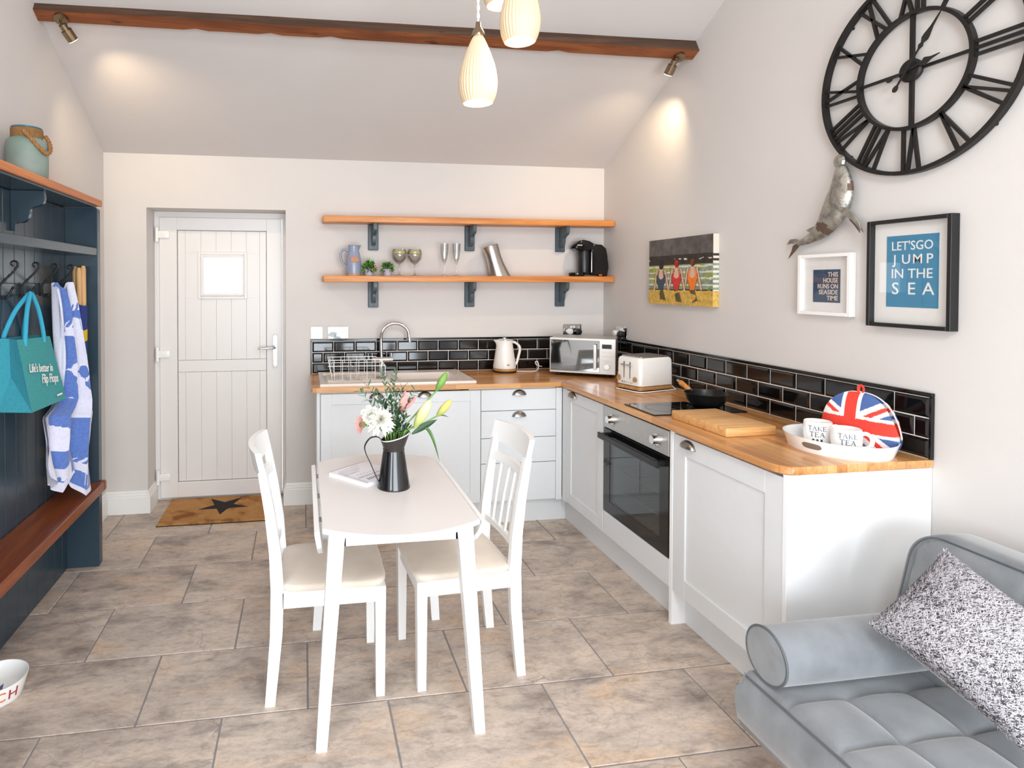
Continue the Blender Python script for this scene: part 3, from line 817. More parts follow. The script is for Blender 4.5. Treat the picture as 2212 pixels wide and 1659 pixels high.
# worktop: back run with the sink cut-out, side run with rounded end
wt = thing('worktop', 'L-shaped oiled oak block worktop along two kitchen walls', 'worktop', (1.5, 3.7, 0.877), world=True)
b = NB(); WF, WX = 3.605, 1.611
HX0, HX1, HY0, HY1 = 0.58, 0.995, 3.75, 4.05
zz = (0.877, WZ)
prism(b, [(0.043, WF + 0.03), (0.052, WF + 0.008), (0.075, WF), (HX0, WF), (HX0, YB - 0.002), (0.043, YB - 0.002)], *zz, bev=0.002)
prism(b, [(HX0, WF), (HX1, WF), (HX1, HY0), (HX0, HY0)], *zz); prism(b, [(HX0, HY1), (HX1, HY1), (HX1, YB - 0.002), (HX0, YB - 0.002)], *zz)
prism(b, [(HX1, WF), (WX, WF), (XR - 0.002, YB - 0.002), (HX1, YB - 0.002)], *zz)
obj('back_run', b, 'worktop_x', wt)
b = NB(); r = 0.06; arc = [(WX + r - r * math.cos(a), 1.812 + r - r * math.sin(a)) for a in [PI / 2 * i / 8 for i in range(9)]]
prism(b, [(WX + 0.0006, WF)] + arc + [(XR - 0.002, 1.812), (XR - 0.002, YB - 0.003)], *zz, bev=0.003)
obj('side_run', b, 'worktop_y', wt, 30)

# black metro tiles
def metro(w, h, t=0.0065, bev=0.010):
    """bevel-edged tile in the xz plane facing -y, centred"""
    b = NB(); hb = min(bev, w * 0.3)
    o_ = [(-w / 2, -h / 2), (w / 2, -h / 2), (w / 2, h / 2), (-w / 2, h / 2)]
    i_ = [(-w / 2 + hb, -h / 2 + bev), (w / 2 - hb, -h / 2 + bev), (w / 2 - hb, h / 2 - bev), (-w / 2 + hb, h / 2 - bev)]
    a = [b.verts.new((x, 0, z)) for x, z in o_]; c = [b.verts.new((x, -0.0006, z)) for x, z in o_]; d = [b.verts.new((x, -t, z)) for x, z in i_]
    for i in range(4):
        j = (i + 1) % 4; b.faces.new((a[i], a[j], c[j], c[i])); b.faces.new((c[i], c[j], d[j], d[i]))
    b.faces.new(d); b.faces.new(a[::-1]); bmesh.ops.recalc_face_normals(b, faces=b.faces[:]); return b
metro_mesh = {}
def metro_tile(parent, w, h, pos, rz):
    k = (round(w, 3), round(h, 3))
    if k not in metro_mesh:
        b = metro(w, h); me = bpy.data.meshes.new('tile'); b.to_mesh(me); b.free(); me.materials.append(MATS['black_glaze']); metro_mesh[k] = me
    o = bpy.data.objects.new('tile', metro_mesh[k]); C.objects.link(o); o.parent = parent
    o.location = Vector(pos) - parent.location; o.rotation_euler = (0, 0, rz)
rows = [(0.9075, 0.976), (0.9800, 1.0490), (1.0535, 1.1235)]
sp = thing('tile_splashback', 'glossy black brick-shaped tiles with white grout behind the sink and kettle', 'splashback', (1.13, YB, 0.905), world=True)
obj('grout', bx(0.051, XR - 0.008, YB - 0.005, YB - 0.0005, 0.9055, 1.130), 'grout_white', sp)
for r_, (z0, z1) in enumerate(rows):
    x = (0.057 if r_ != 1 else 0.057 - 0.0735)
    while x < XR - 0.03:
        a, c = max(x, 0.057), min(x + 0.1485, XR - 0.008)
        if c - a > 0.02: metro_tile(sp, c - a - 0.0038, z1 - z0, ((a + c) / 2, YB - 0.005, (z0 + z1) / 2), 0)
        x += 0.1485
b = NB(); box(b, 0.046, XR - 0.012, YB - 0.015, YB - 0.0005, 1.128, 1.143, bev=0.002); box(b, 0.046, 0.055, YB - 0.015, YB - 0.0005, 0.9055, 1.128, bev=0.002)
obj('edge_trim', b, 'black_gloss', sp)
sp = thing('tile_splashback', 'glossy black brick-shaped tiles with white grout behind the hob and tray', 'splashback', (XR, 3.0, 0.905), world=True)
obj('grout', bx(XR - 0.005, XR - 0.0005, 1.815, YB - 0.016, 0.9055, 1.130), 'grout_white', sp)
for r_, (z0, z1) in enumerate(rows):
    y = (1.9535 if r_ != 1 else 1.8765) - 0.1535
    while y < YB - 0.05:
        a, c = max(y, 1.8205), min(y + 0.1535, YB - 0.016)
        if c - a > 0.02: metro_tile(sp, c - a - 0.0038, z1 - z0, (XR - 0.005, (a + c) / 2, (z0 + z1) / 2), -PI / 2)
        y += 0.1535
b = NB(); box(b, XR - 0.015, XR - 0.0005, 1.8085, YB - 0.016, 1.128, 1.143, bev=0.002); box(b, XR - 0.015, XR - 0.0005, 1.8085, 1.819, 0.9055, 1.128, bev=0.002)
obj('edge_trim', b, 'black_gloss', sp)

# sockets
def plate(name, label, cat, c, w, h, axis, mat='chrome'):
    root = thing(name, label, cat, c)
    if axis == 'x': root.rotation_euler = (0, 0, -PI / 2)
    b = NB(); prism(b, rrect(-w / 2, w / 2, -h / 2, h / 2, 0.004, 3), -0.006, -0.0005, 'xzy', bev=0.0015)
    obj('plate', b, mat, root)
    return root
s1 = plate('wall_switch', 'small single chrome switch plate above the left end of the black tiles', 'switch', (0.088, YB, 1.187), 0.078, 0.082, 'y')
obj('rocker', bx(-0.010, 0.010, -0.010, -0.005, -0.016, 0.016, bev=0.002), 'chrome', s1)
s2 = plate('wall_switch', 'wide blank chrome plate with two screws above the sink tiles', 'switch', (0.237, YB, 1.186), 0.140, 0.082, 'y')
for sx in (-0.058, 0.058):
    b = NB(); cyl(b, (sx, -0.006, 0), (sx, -0.008, 0), 0.006, seg=14); obj('screw', b, 'chrome', s2)
def socket(label, c, axis):
    s = plate('wall_socket', label, 'socket', c, 0.142, 0.084, axis)
    for sx in (-0.034, 0.034): obj('rocker', bx(sx * 0.32 - 0.007, sx * 0.32 + 0.007, -0.010, -0.005, 0.014, 0.030, bev=0.001), 'white_plastic', s)
    return s
def plug(label, c, axis, mat):
    p = thing('plug', label, 'plug', c)
    if axis == 'x': p.rotation_euler = (0, 0, -PI / 2)
    b = NB(); pts = [(0.024 * math.cos(a), 0.022 * math.sin(a)) for a in [2 * PI * i / 18 for i in range(18)]]
    prism(b, pts, -0.036, 0.0, 'xzy', bev=0.005, seg=2); obj('body', b, mat, p, 40)
    b = NB(); tube(b, [(0, -0.018, -0.018), (0, -0.020, -0.05)], [0.006, 0.004], 10); obj('cord_grip', b, mat, p, 40)
socket('double chrome socket above the microwave on the back wall', (1.964, YB, 1.187), 'y')
plug('white plug in the chrome socket above the microwave', (1.930, YB - 0.0115, 1.178), 'y', 'white_plastic')
plug('black plug in the chrome socket above the microwave', (1.998, YB - 0.0115, 1.176), 'y', 'dark_plastic')
socket('double chrome socket on the side wall above the toaster', (XR, 3.938, 1.187), 'x')
plug('black plug in the chrome socket on the side wall', (XR - 0.0115, 3.902, 1.178), 'x', 'dark_plastic')
plug('white plug in the chrome socket on the side wall', (XR - 0.0115, 3.972, 1.178), 'x', 'white_plastic')
# ------------------------------------------------------------------ wall shelves and what stands on them
S1, S2 = 1.982, 1.582                       # top faces
def wall_shelf(z, label):
    b = NB(); t = 0.042
    prism(b, rrect(0.126, XR - 0.003, YB - 0.172, YB - 0.001, 0.012, 3), z - t, z, 'xyz', bev=0.004, seg=2)
    return tag(obj('wall_shelf', b, 'shelf_wood', None, 40), label, 'shelf')
wall_shelf(S1, 'long orange pine shelf on the back wall with nothing standing on it')
wall_shelf(S2, 'long orange pine shelf on the back wall holding the jug, glasses and coffee machine')
def bracket(x, z, label, group):
    """painted bracket: back plate, scrolled arm"""
    r = thing('shelf_bracket', label, 'bracket', (x, YB, z), group=group)
    obj('back_plate', bx(-0.036, 0.036, -0.020, -0.0005, -0.178, -0.0005, bev=0.004), 'bracket_blue', r)
    pts = [(-0.019, -0.0005), (-0.150, -0.0005), (-0.152, -0.020)]
    pts += [(p.x, p.y) for p in catmull([(-0.152, -0.034, 0), (-0.146, -0.052, 0), (-0.126, -0.064, 0), (-0.100, -0.070, 0), (-0.086, -0.082, 0), (-0.082, -0.104, 0), (-0.074, -0.128, 0), (-0.058, -0.142, 0), (-0.036, -0.146, 0), (-0.019, -0.146, 0)], 3)]
    b = NB(); prism(b, pts, -0.012, 0.012, 'yzx', bev=0.002); obj('scrolled_arm', b, 'bracket_blue', r)
    for sx, sz in ((-0.022, -0.03), (0.022, -0.03), (0, -0.165)):
        b = NB(); cyl(b, (sx, -0.0195, sz), (sx, -0.0215, sz), 0.004, seg=10); obj('screw', b, 'screw_dark', r)
    return r
for z, where in ((S1 - 0.042, 'empty upper shelf'), (S2 - 0.042, 'shelf of glasses')):
    for x, near in ((0.481, 'at the jug end'), (1.176, 'in the middle'), (1.861, 'at the coffee machine end')):
        bracket(x, z, f'grey blue scrolled bracket {near} of the {where}', 'shelf brackets')

# stoneware jug
j = thing('stoneware_jug', 'slate blue stoneware jug with brown oval badge on the shelf', 'jug', (0.335, 4.09, S2))
b = NB()
prof = [(0, 0.0), (0.046, 0.0), (0.048, 0.008), (0.050, 0.03), (0.052, 0.075), (0.050, 0.115), (0.042, 0.150), (0.036, 0.172), (0.038, 0.200), (0.040, 0.206), (0.037, 0.206), (0.033, 0.172), (0.047, 0.10), (0.045, 0.02), (0, 0.018)]
vs = lathe(b, prof, 28)
for v in vs:                                     # pouring lip towards +x
    if v.co.z > 0.185 and v.co.x > 0.02: v.co.x += 0.012 * max(0, 1 - abs(v.co.y) / 0.02) * (v.co.z - 0.185) / 0.02
obj('body', b, 'slate_glaze', j, 50)
b = NB(); lathe(b, [(0, 0.0), (0.0465, 0.0), (0.0485, 0.010), (0.047, 0.010), (0, 0.010)], 28, M=T(0, 0, -0.0002)); obj('bare_foot', b, 'raw_clay', j, 40)
b = NB(); tube(b, catmull([(-0.038, 0, 0.165), (-0.065, 0, 0.178), (-0.088, 0, 0.150), (-0.085, 0, 0.110), (-0.066, 0, 0.075), (-0.049, 0, 0.060)], 6), 0.0075, 10, flat=1.3); obj('handle', b, 'slate_glaze', j, 50)
b = NB(); pts = [(0.029 * math.cos(a), 0.019 * math.sin(a)) for a in [2 * PI * i / 24 for i in range(24)]]
prism(b, pts, -0.0535, -0.046, 'xzy', bev=0.0015); xf(b, T(0.003, 0, 0.108)); obj('badge', b, 'badge_brown', j)

# two little pots of artificial greenery
def tuft(name, label, loc, kind):
    r = thing(name, label, 'plant', loc)
    rnd = random.Random(3 if kind else 5)
    b = NB(); lathe(b, [(0, 0), (0.026, 0), (0.034, 0.045), (0.031, 0.045), (0.025, 0.005), (0, 0.005)], 20); obj('pot', b, 'pot_lilac', r, 40)
    b = NB(); n = 150 if kind == 0 else 210
    for i in range(n):
        a = rnd.uniform(0, 2 * PI); el = rnd.uniform(-0.5, 1.45); l = rnd.uniform(0.6, 1.0) * (0.074 if kind == 0 else 0.062)
        d = Vector((math.cos(a) * math.cos(el), math.sin(a) * math.cos(el), math.sin(el)))
        o_ = Vector((0, 0, 0.045)) + d * rnd.uniform(0.012, 0.03); tip = Vector((0, 0, 0.045)) + d * l
        tip.z = max(tip.z, 0.004); w = (0.007 if kind == 0 else 0.004) * rnd.uniform(0.7, 1.2)
        sd = d.cross(Vector((rnd.uniform(-1, 1), rnd.uniform(-1, 1), rnd.uniform(-1, 1)))).normalized() * w; md = (o_ + tip) / 2 + Vector((0, 0, 0.004))
        vv = [b.verts.new(p) for p in (o_, md + sd, tip, md - sd)]; f = b.faces.new(vv); f.material_index = rnd.choice((0, 0, 1, 2))
    if kind == 0:
        for a in (0.4, -0.2):
            vv = [b.verts.new(p) for p in ((0, 0, 0.06), (0.006 + a * 0.01, 0, 0.095), (-0.006 + a * 0.03, 0, 0.132), (-0.006, 0, 0.09))]; b.faces.new(vv)
    lf = obj('leaves', b, ['leaf_bright', 'leaf_green', 'leaf_dark'], r); lf['kind'] = 'stuff'
    if kind == 0:
        b = NB()
        for i in range(9):
            a = rnd.uniform(0, 6.28); vv = [b.verts.new(Vector((0.038, -0.038, 0.05)) + Vector(p)) for p in ((0, 0, 0), (0.010 * math.cos(a), -0.006, 0.014 * math.sin(a)), (0.022 * math.cos(a + .2), -0.004, 0.024 * math.sin(a + .2)), (0.010 * math.cos(a + .5), -0.002, 0.012 * math.sin(a + .5)))]; b.faces.new(vv)
        obj('dried_flower', b, 'raw_clay', r)
tuft('potted_greenery', 'small pot of leafy artificial greenery beside the stoneware jug', (0.438, 4.085, S2), 0)
tuft('potted_greenery', 'small pot of fine bushy artificial greenery beside the round glasses', (0.566, 4.085, S2), 1)

# gin balloons with pale yellow filling, cut flutes
def goblet(label, x, grp):
    r = thing('balloon_glass', label, 'glass', (x, 4.10, S2), group=grp)
    b = NB()
    lathe(b, [(0, 0.0), (0.035, 0.0), (0.035, 0.002), (0.012, 0.006), (0.005, 0.014), (0.0045, 0.072), (0.010, 0.080), (0.030, 0.095), (0.048, 0.118), (0.053, 0.142), (0.050, 0.168), (0.045, 0.184), (0.0435, 0.184), (0.0485, 0.168), (0.0510, 0.142), (0.046, 0.119), (0.029, 0.098), (0.008, 0.084), (0, 0.084)], 28)
    obj('bowl_and_stem', b, 'clear_glass', r, 50)
    b = NB(); lathe(b, [(0, 0.150), (0.0500, 0.150), (0.0492, 0.160), (0.0475, 0.170), (0, 0.170)], 24); obj('tealight_filling', b, 'cork', r, 50)
goblet('round gin balloon glass with pale yellow filling beside its twin on the shelf', 0.650, 'balloon glasses'); goblet('round gin balloon glass with pale yellow filling beside its twin on the shelf', 0.757, 'balloon glasses')
def flute(x):
    r = thing('champagne_flute', 'tall cut crystal champagne flute on the shelf', 'glass', (x, 4.10, S2), group='cut crystal flutes')
    b = NB()
    lathe(b, [(0, 0.0), (0.030, 0.0), (0.030, 0.002), (0.008, 0.006), (0.004, 0.014), (0.004, 0.078), (0.008, 0.088), (0.019, 0.12), (0.026, 0.17), (0.029, 0.226), (0.0275, 0.226), (0.0245, 0.17), (0.0175, 0.122), (0.006, 0.096), (0, 0.096)], 24, rib=lambda a, z: 1 + (0.05 * abs(math.sin(6 * a + z * 60)) if 0.1 < z < 0.19 else 0))
    obj('bowl_and_stem', b, 'clear_glass', r)
flute(0.968); flute(1.054)

# leaning steel wine cooler
b = NB(); n = 26
secs = [(0.0, 0.0, 0.0, 0.080), (0.05, -0.020, 0.02, 0.068), (0.10, -0.038, 0.05, 0.058), (0.15, -0.055, 0.09, 0.055), (0.20, -0.073, 0.18, 0.058), (0.212, -0.080, 0.34, 0.060)]
V = []
for z, dx, tilt, rr in secs:
    V.append([b.verts.new((dx + rr * math.cos(2 * PI * k / n) * math.cos(tilt * 0.9), 0.84 * rr * math.sin(2 * PI * k / n), z + rr * math.cos(2 * PI * k / n) * math.sin(tilt))) for k in range(n)])
V2 = [[b.verts.new((v.co.x * 1.0 + (0 if i else 0), v.co.y * 0.93, v.co.z - 0.002)) for v in V[i]] for i in range(len(V))]
for i, ring in enumerate(V2):
    cx_ = sum(v.co.x for v in ring) / n
    for v in ring: v.co.x = cx_ + (v.co.x - cx_) * 0.93
    if i == 0:
        for v in ring: v.co.z += 0.012
for i in range(len(V) - 1):
    for k in range(n):
        l = (k + 1) % n; b.faces.new((V[i][k], V[i][l], V[i + 1][l], V[i + 1][k])); b.faces.new((V2[i][k], V2[i + 1][k], V2[i + 1][l], V2[i][l]))
for k in range(n):
    l = (k + 1) % n; b.faces.new((V[-1][k], V[-1][l], V2[-1][l], V2[-1][k]))
b.faces.new(V[0][::-1]); b.faces.new(V2[0])
xf(b, T(1.378, 4.11, S2)); tag(obj('wine_cooler', b, 'steel', None, 50), 'leaning brushed steel wine cooler on the shelf', 'wine cooler')

# capsule coffee machine
cm = thing('coffee_machine', 'black capsule coffee machine at the end of the shelf', 'coffee machine', (2.03, 4.10, S2))
b = NB(); prism(b, [(0.0, 0.012), (0.128, 0.004), (0.134, 0.06), (0.130, 0.15), (0.118, 0.20), (0.085, 0.228), (0.02, 0.232), (0.0, 0.18)], -0.052, 0.052, 'xzy', bev=0.010, seg=3); obj('body', b, 'black_gloss', cm, 50)
b = NB(); prism(b, [(-0.118, 0.200), (-0.112, 0.222), (-0.085, 0.252), (-0.05, 0.262), (-0.01, 0.254), (0.03, 0.234), (0.02, 0.190), (-0.03, 0.186), (-0.095, 0.184)], -0.050, 0.050, 'xzy', bev=0.012, seg=3)
hd = obj('brew_head', b, 'black_gloss', cm, 50)
b = NB()
for k in range(5): box(b, -0.102 + k * 0.0075, -0.0975 + k * 0.0075, -0.0508, -0.0498, 0.219, 0.2255)
obj('logo_print', b, 'print_white', hd)
b = NB(); pts = [(0.048 * math.cos(2 * PI * i / 24) - 0.105 + 0.045, 0.046 * math.sin(2 * PI * i / 24)) for i in range(24)]
lathe(b, [(0, 0.0), (0.052, 0.0), (0.056, 0.012), (0.056, 0.024), (0.050, 0.028), (0, 0.028)], 24, M=T(-0.085, 0, 0)); obj('drip_tray', b, 'black_gloss', cm, 40)
b = NB(); lathe(b, [(0, 0.03), (0.040, 0.03), (0.044, 0.06), (0.044, 0.17), (0.040, 0.186), (0, 0.186)], 24, M=T(-0.028, 0, 0)); obj('column', b, 'black_satin', cm, 50)
b = NB(); cyl(b, (0.004, -0.053, 0.03), (0.004, -0.053, 0.17), 0.004, seg=10); obj('chrome_strip', b, 'chrome', cm, 50)
b = NB(); box(b, 0.06, 0.085, -0.0535, -0.050, 0.006, 0.013); obj('sticker', b, 'print_orange', cm)
b = NB(); tube(b, catmull([(0.128, 0.02, 0.135), (0.150, 0.02, 0.142), (0.163, 0.02, 0.11), (0.166, 0.02, 0.07), (0.158, 0.02, 0.02), (0.135, 0.02, 0.004), (0.10, 0.045, 0.004)], 6), 0.0045, 8); obj('power_cord', b, 'dark_plastic', cm, 60)

# ------------------------------------------------------------------ right wall: clock, pictures, whale
ck = thing('wall_clock', 'huge black iron skeleton clock with Roman numerals', 'clock', (XR, 1.892, 2.308)); ck.rotation_euler = (0, 0, -PI / 2)
# local frame: x to the right along the wall, z up, -y into the room
def ring(b, r0, r1, y0, y1, n=96):
    P = []
    for i in range(n):
        a = 2 * PI * i / n; c, s = math.cos(a), math.sin(a)
        P.append([b.verts.new((r * c, y, r * s)) for r, y in ((r0, y0), (r1, y0), (r1, y1), (r0, y1))])
    for i in range(n):
        p, q = P[i], P[(i + 1) % n]
        for k in range(4): b.faces.new((p[k], p[(k + 1) % 4], q[(k + 1) % 4], q[k]))
b = NB(); ring(b, 0.361, 0.376, -0.034, -0.010); obj('outer_ring', b, 'clock_iron', ck)
b = NB(); ring(b, 0.200, 0.213, -0.034, -0.012); obj('inner_ring', b, 'clock_iron', ck)
def bar(b, x0, z0, x1, z1, w, y0=-0.028, y1=-0.018):
    d = Vector((x1 - x0, z1 - z0)); n_ = Vector((-d.y, d.x)).normalized() * w / 2
    prism(b, [(x0 + n_.x, z0 + n_.y), (x1 + n_.x, z1 + n_.y), (x1 - n_.x, z1 - n_.y), (x0 - n_.x, z0 - n_.y)], y0, y1, 'xzy')
NUM = {1: 'I', 2: 'II', 3: 'III', 4: 'IV', 5: 'V', 6: 'VI', 7: 'VII', 8: 'VIII', 9: 'IX', 10: 'X', 11: 'XI', 12: 'XII'}
wd_ = {'I': 0.022, 'V': 0.052, 'X': 0.056}
for h, s in NUM.items():
    b = NB(); tot = sum(wd_[c] for c in s); x = -tot / 2
    for c in s:
        w = wd_[c]; m_ = x + w / 2
        if c == 'I': bar(b, m_, 0.208, m_, 0.366, 0.011)
        elif c == 'V': bar(b, m_, 0.208, m_ - 0.021, 0.366, 0.011); bar(b, m_, 0.208, m_ + 0.021, 0.366, 0.011)
        else: bar(b, m_ - 0.022, 0.208, m_ + 0.022, 0.366, 0.011); bar(b, m_ + 0.022, 0.208, m_ - 0.022, 0.366, 0.011)
        x += w
    xf(b, Ry(2 * PI * h / 12)); obj('numeral', b, 'clock_iron', ck)
b = NB(); bar(b, 0, -0.206, 0, 0.206, 0.014, -0.026, -0.016); bar(b, -0.206, 0, 0.206, 0, 0.011, -0.025, -0.016); obj('cross_bars', b, 'clock_iron', ck)
b = NB(); lathe(b, [(0, 0), (0.040, 0), (0.042, 0.012), (0.036, 0.018), (0, 0.020)], 32, M=T(0, -0.018, 0) @ Rx(PI / 2)); obj('hub', b, 'clock_iron', ck, 40)
def hand(l, ang, y, name):
    b = NB(); pts = [(-0.003, -0.055), (-0.008, -0.062), (-0.010, -0.072), (-0.006, -0.080), (0, -0.082), (0.006, -0.080), (0.010, -0.072), (0.008, -0.062), (0.003, -0.055), (0.004, 0.0), (0.003, l * 0.36), (0.009, l * 0.42), (0.005, l * 0.47), (0.013, l * 0.54), (0.012, l * 0.60), (0.005, l * 0.74), (0.001, l), (-0.001, l), (-0.005, l * 0.74), (-0.012, l * 0.60), (-0.013, l * 0.54), (-0.005, l * 0.47), (-0.009, l * 0.42), (-0.003, l * 0.36), (-0.004, 0)]
    prism(b, pts, y - 0.003, y, 'xzy'); xf(b, Ry(ang)); obj(name, b, 'black_iron', ck)
hand(0.115, math.radians(79), -0.040, 'hour_hand'); hand(0.205, math.radians(36), -0.045, 'minute_hand')
for a in (45, 135, 225, 315):
    b = NB(); cyl(b, (0.368 * math.cos(math.radians(a)), -0.012, 0.368 * math.sin(math.radians(a))), (0.368 * math.cos(math.radians(a)), 0.0, 0.368 * math.sin(math.radians(a))), 0.006, seg=10); obj('standoff', b, 'clock_iron', ck)

def picture(name, label, yc, zc, w, h, d, fw, mat, cat='picture'):
    """framed picture on the right wall; local x right, z up, -y into the room"""
    r = thing(name, label, cat, (XR, yc, zc)); r.rotation_euler = (0, 0, -PI / 2)
    b = NB()
    for q in ((-w / 2, -w / 2 + fw, -h / 2, h / 2), (w / 2 - fw, w / 2, -h / 2, h / 2), (-w / 2 + fw, w / 2 - fw, h / 2 - fw, h / 2), (-w / 2 + fw, w / 2 - fw, -h / 2, -h / 2 + fw)):
        box(b, q[0], q[1], -d, -0.001, q[2], q[3], bev=0.001)
    obj('frame', b, mat, r)
    return r
pf = picture('framed_print', 'black framed print saying lets go jump in the sea', 1.892, 1.571, 0.312, 0.404, 0.036, 0.014, 'black_satin')
obj('mount', bx(-0.143, 0.143, -0.012, -0.008, -0.189, 0.189), 'mat_board', pf)
sh = obj('poster', bx(-0.093, 0.098, -0.0135, -0.0118, -0.126, 0.140), 'print_teal', pf)
lt = NB()
for s, z, hh, wdt in (("LET'S GO", 0.100, 0.034, 0.150), ('JUMP', 0.050, 0.036, 0.150), ('IN THE', -0.003, 0.036, 0.150), ('SEA', -0.059, 0.046, 0.150)):
    if s == "LET'S GO": s = "LET'SGO"
    if s in ('JUMP', 'SEA'):
        n_ = len(s); step = (wdt - hh * 0.62) / (n_ - 1)
        for i, ch in enumerate(s):
            t = text_bm(ch, hh * 1.38, bold=0.0002); merge(lt, t, frame_from((0.003 - wdt / 2 + hh * 0.31 + i * step, -0.0138, z), (1, 0, 0), (0, 0, 1)))
    else:
        t = text_bm(s, hh * 1.38, bold=0.0002, fit=wdt); merge(lt, t, frame_from((0.003, -0.0138, z), (1, 0, 0), (0, 0, 1)))
obj('lettering', lt, 'print_white', sh)
obj('glazing', bx(-0.143, 0.143, -0.0235, -0.022, -0.189, 0.189), 'frame_glass', pf)
pf = picture('framed_print', 'white framed print saying this house runs on seaside time', 2.256, 1.528, 0.262, 0.262, 0.030, 0.015, 'white_gloss_trim')
obj('mount', bx(-0.117, 0.117, -0.010, -0.006, -0.117, 0.117), 'mat_board', pf)
sh = obj('poster', bx(-0.066, 0.068, -0.0112, -0.0098, -0.076, 0.064), 'print_navy', pf)
lt = NB()
for s, z, wdt in (('THIS', 0.042, 0.050), ('HOUSE', 0.017, 0.072), ('RUNS ON', -0.008, 0.100), ('SEASIDE', -0.033, 0.094), ('TIME', -0.058, 0.054)):
    t = text_bm(s, 0.0275, bold=0.0004, fit=wdt); merge(lt, t, frame_from((0.058 - wdt / 2, -0.0115, z), (1, 0, 0), (0, 0, 1)))
obj('lettering', lt, plain('print_sand', (226, 206, 190), 0.7), sh)
obj('glazing', bx(-0.117, 0.117, -0.019, -0.0178, -0.117, 0.117), 'frame_glass', pf)

# beach canvas: wrapped print of three bathers seen from behind
cv = thing('beach_canvas', 'unframed beach canvas of three bathers sitting on yellow sand', 'picture', (XR, 3.245, 1.603)); cv.rotation_euler = (0, 0, -PI / 2)
CW, CH = 0.606, 0.396
obj('stretcher', bx(-CW / 2, CW / 2, -0.036, -0.001, -CH / 2, CH / 2, bev=0.002), 'canvas_edge', cv)
cm_names = ['canvas_sky', 'canvas_sea_dark', 'canvas_sea', 'canvas_sea_lime', 'canvas_foam', 'canvas_sand', 'canvas_shade', 'canvas_skin', 'canvas_dark', 'canvas_suit_blue', 'canvas_suit_red', 'canvas_suit_orange', 'canvas_hair_red', 'canvas_hair_brown']
def ell(x, y, cx, cy, rx, ry): return ((x - cx) / rx) ** 2 + ((y - cy) / ry) ** 2 < 1
figs = [(0.212, 9, 8, 0.0), (0.468, 10, 12, 0.02), (0.712, 11, 13, 0.03)]
def paint(u, v):
    # u 0..1 left to right, v 0..1 bottom to top
    nz = pnoise(Vector((u * 9, v * 9, 3)))
    for cx, suit, hair, lift in figs:
        du = u - cx; tv = v - lift * 0.5
        if ell(u, v, cx + 0.005, 0.592 + lift, 0.040, 0.058):
            return hair if abs(du) < 0.030 and pnoise(Vector((u * 40, v * 40, 1))) < 0.25 else 8
        if ell(u, v, cx - 0.012, 0.655 + lift, 0.016, 0.018) or ell(u, v, cx + 0.026, 0.652 + lift, 0.014, 0.018): return 8
        # torso outline
        hw = 0.062 + 0.018 * math.cos((tv - 0.40) * 18)
        if 0.215 < tv < 0.53:
            if abs(du) < hw:
                back = 0.235 + 0.13 + 0.35 * (abs(du) / hw) ** 2 * 0.3
                if abs(abs(du) - hw) < 0.007: return 8
                if tv < back + 0.02 or (abs(abs(du) - hw * 0.62) < 0.008 and tv < 0.52): return suit
                return 7
            for sgn in (-1, 1):                                  # arms down to the sand
                ax = sgn * (0.072 + (0.50 - tv) * (0.20 if sgn > 0 else 0.16))
                if abs(du - ax) < 0.014: return 7
                if abs(du - ax) < 0.021: return 8
        if 0.53 <= tv < 0.56 and abs(du) < 0.02: return 7
    if v < 0.222 + 0.008 * nz:
        for cx, *_ in figs:
            if abs(u - cx - (0.22 - v) * 0.25) < 0.05 * (1 - v) and v > 0.05 + 0.05 * nz and nz > -0.2: return 6
        return 5
    if v < 0.235: return 8
    if v > 0.745: return 0
    if v > 0.60:
        return 4 if (v > 0.66 and v < 0.70 and pnoise(Vector((u * 14, 2, v * 30))) > 0.28) else 1
    for k, bv in enumerate((0.30, 0.395, 0.485, 0.570)):
        if abs(v - bv - 0.012 * pnoise(Vector((u * 11, k * 3, 0)))) < 0.011 + 0.008 * pnoise(Vector((u * 17, k, 5))): return 4
    return 3 if pnoise(Vector((u * 5, v * 8, 9))) > 0.12 else 2
b = NB(); grid(b, lambda u, v: ((u - 0.5) * CW, -0.0365, (v - 0.5) * CH), 150, 110, paint); obj('painted_face', b, cm_names, cv)
b = NB(); grid(b, lambda u, v: (CW / 2 + 0.0005, -0.036 + 0.035 * u, (v - 0.5) * CH), 4, 60, lambda u, v: (5 if v < 0.22 else 4 if (v * 30) % 2 < 0.9 else 2 if v < 0.6 else 1 if v < 0.745 else 4)); obj('wrapped_edge', b, cm_names, cv)

# galvanised whale: outline in (wall x to the right, z)
wy = 2.30; wz = 1.644
def yz(pts): return [(-(y - wy), z - wz) for y, z in pts]
wh = thing('metal_whale', 'galvanised metal humpback whale sculpture fixed beside the clock', 'sculpture', (XR, wy, wz)); wh.rotation_euler = (0, 0, -PI / 2)
spine = [((2.170, 2.012), 0.022), ((2.168, 1.985), 0.034), ((2.165, 1.945), 0.047), ((2.168, 1.905), 0.056), ((2.182, 1.865), 0.060), ((2.205, 1.825), 0.056), ((2.235, 1.785), 0.047), ((2.270, 1.755), 0.036), ((2.310, 1.733), 0.024), ((2.350, 1.718), 0.016), ((2.385, 1.712), 0.011)]
cp_ = catmull([(-(p[0] - wy), 0, p[1] - wz) for p, r in spine], 5)
rr = [spine[min(len(spine) - 1, i // 5)][1] * (1 - (i % 5) / 5) + spine[min(len(spine) - 1, i // 5 + 1)][1] * ((i % 5) / 5) for i in range(len(cp_))]
b = NB(); tube(b, cp_, rr, 20, flat=(0.62, (1, 0, 0)))
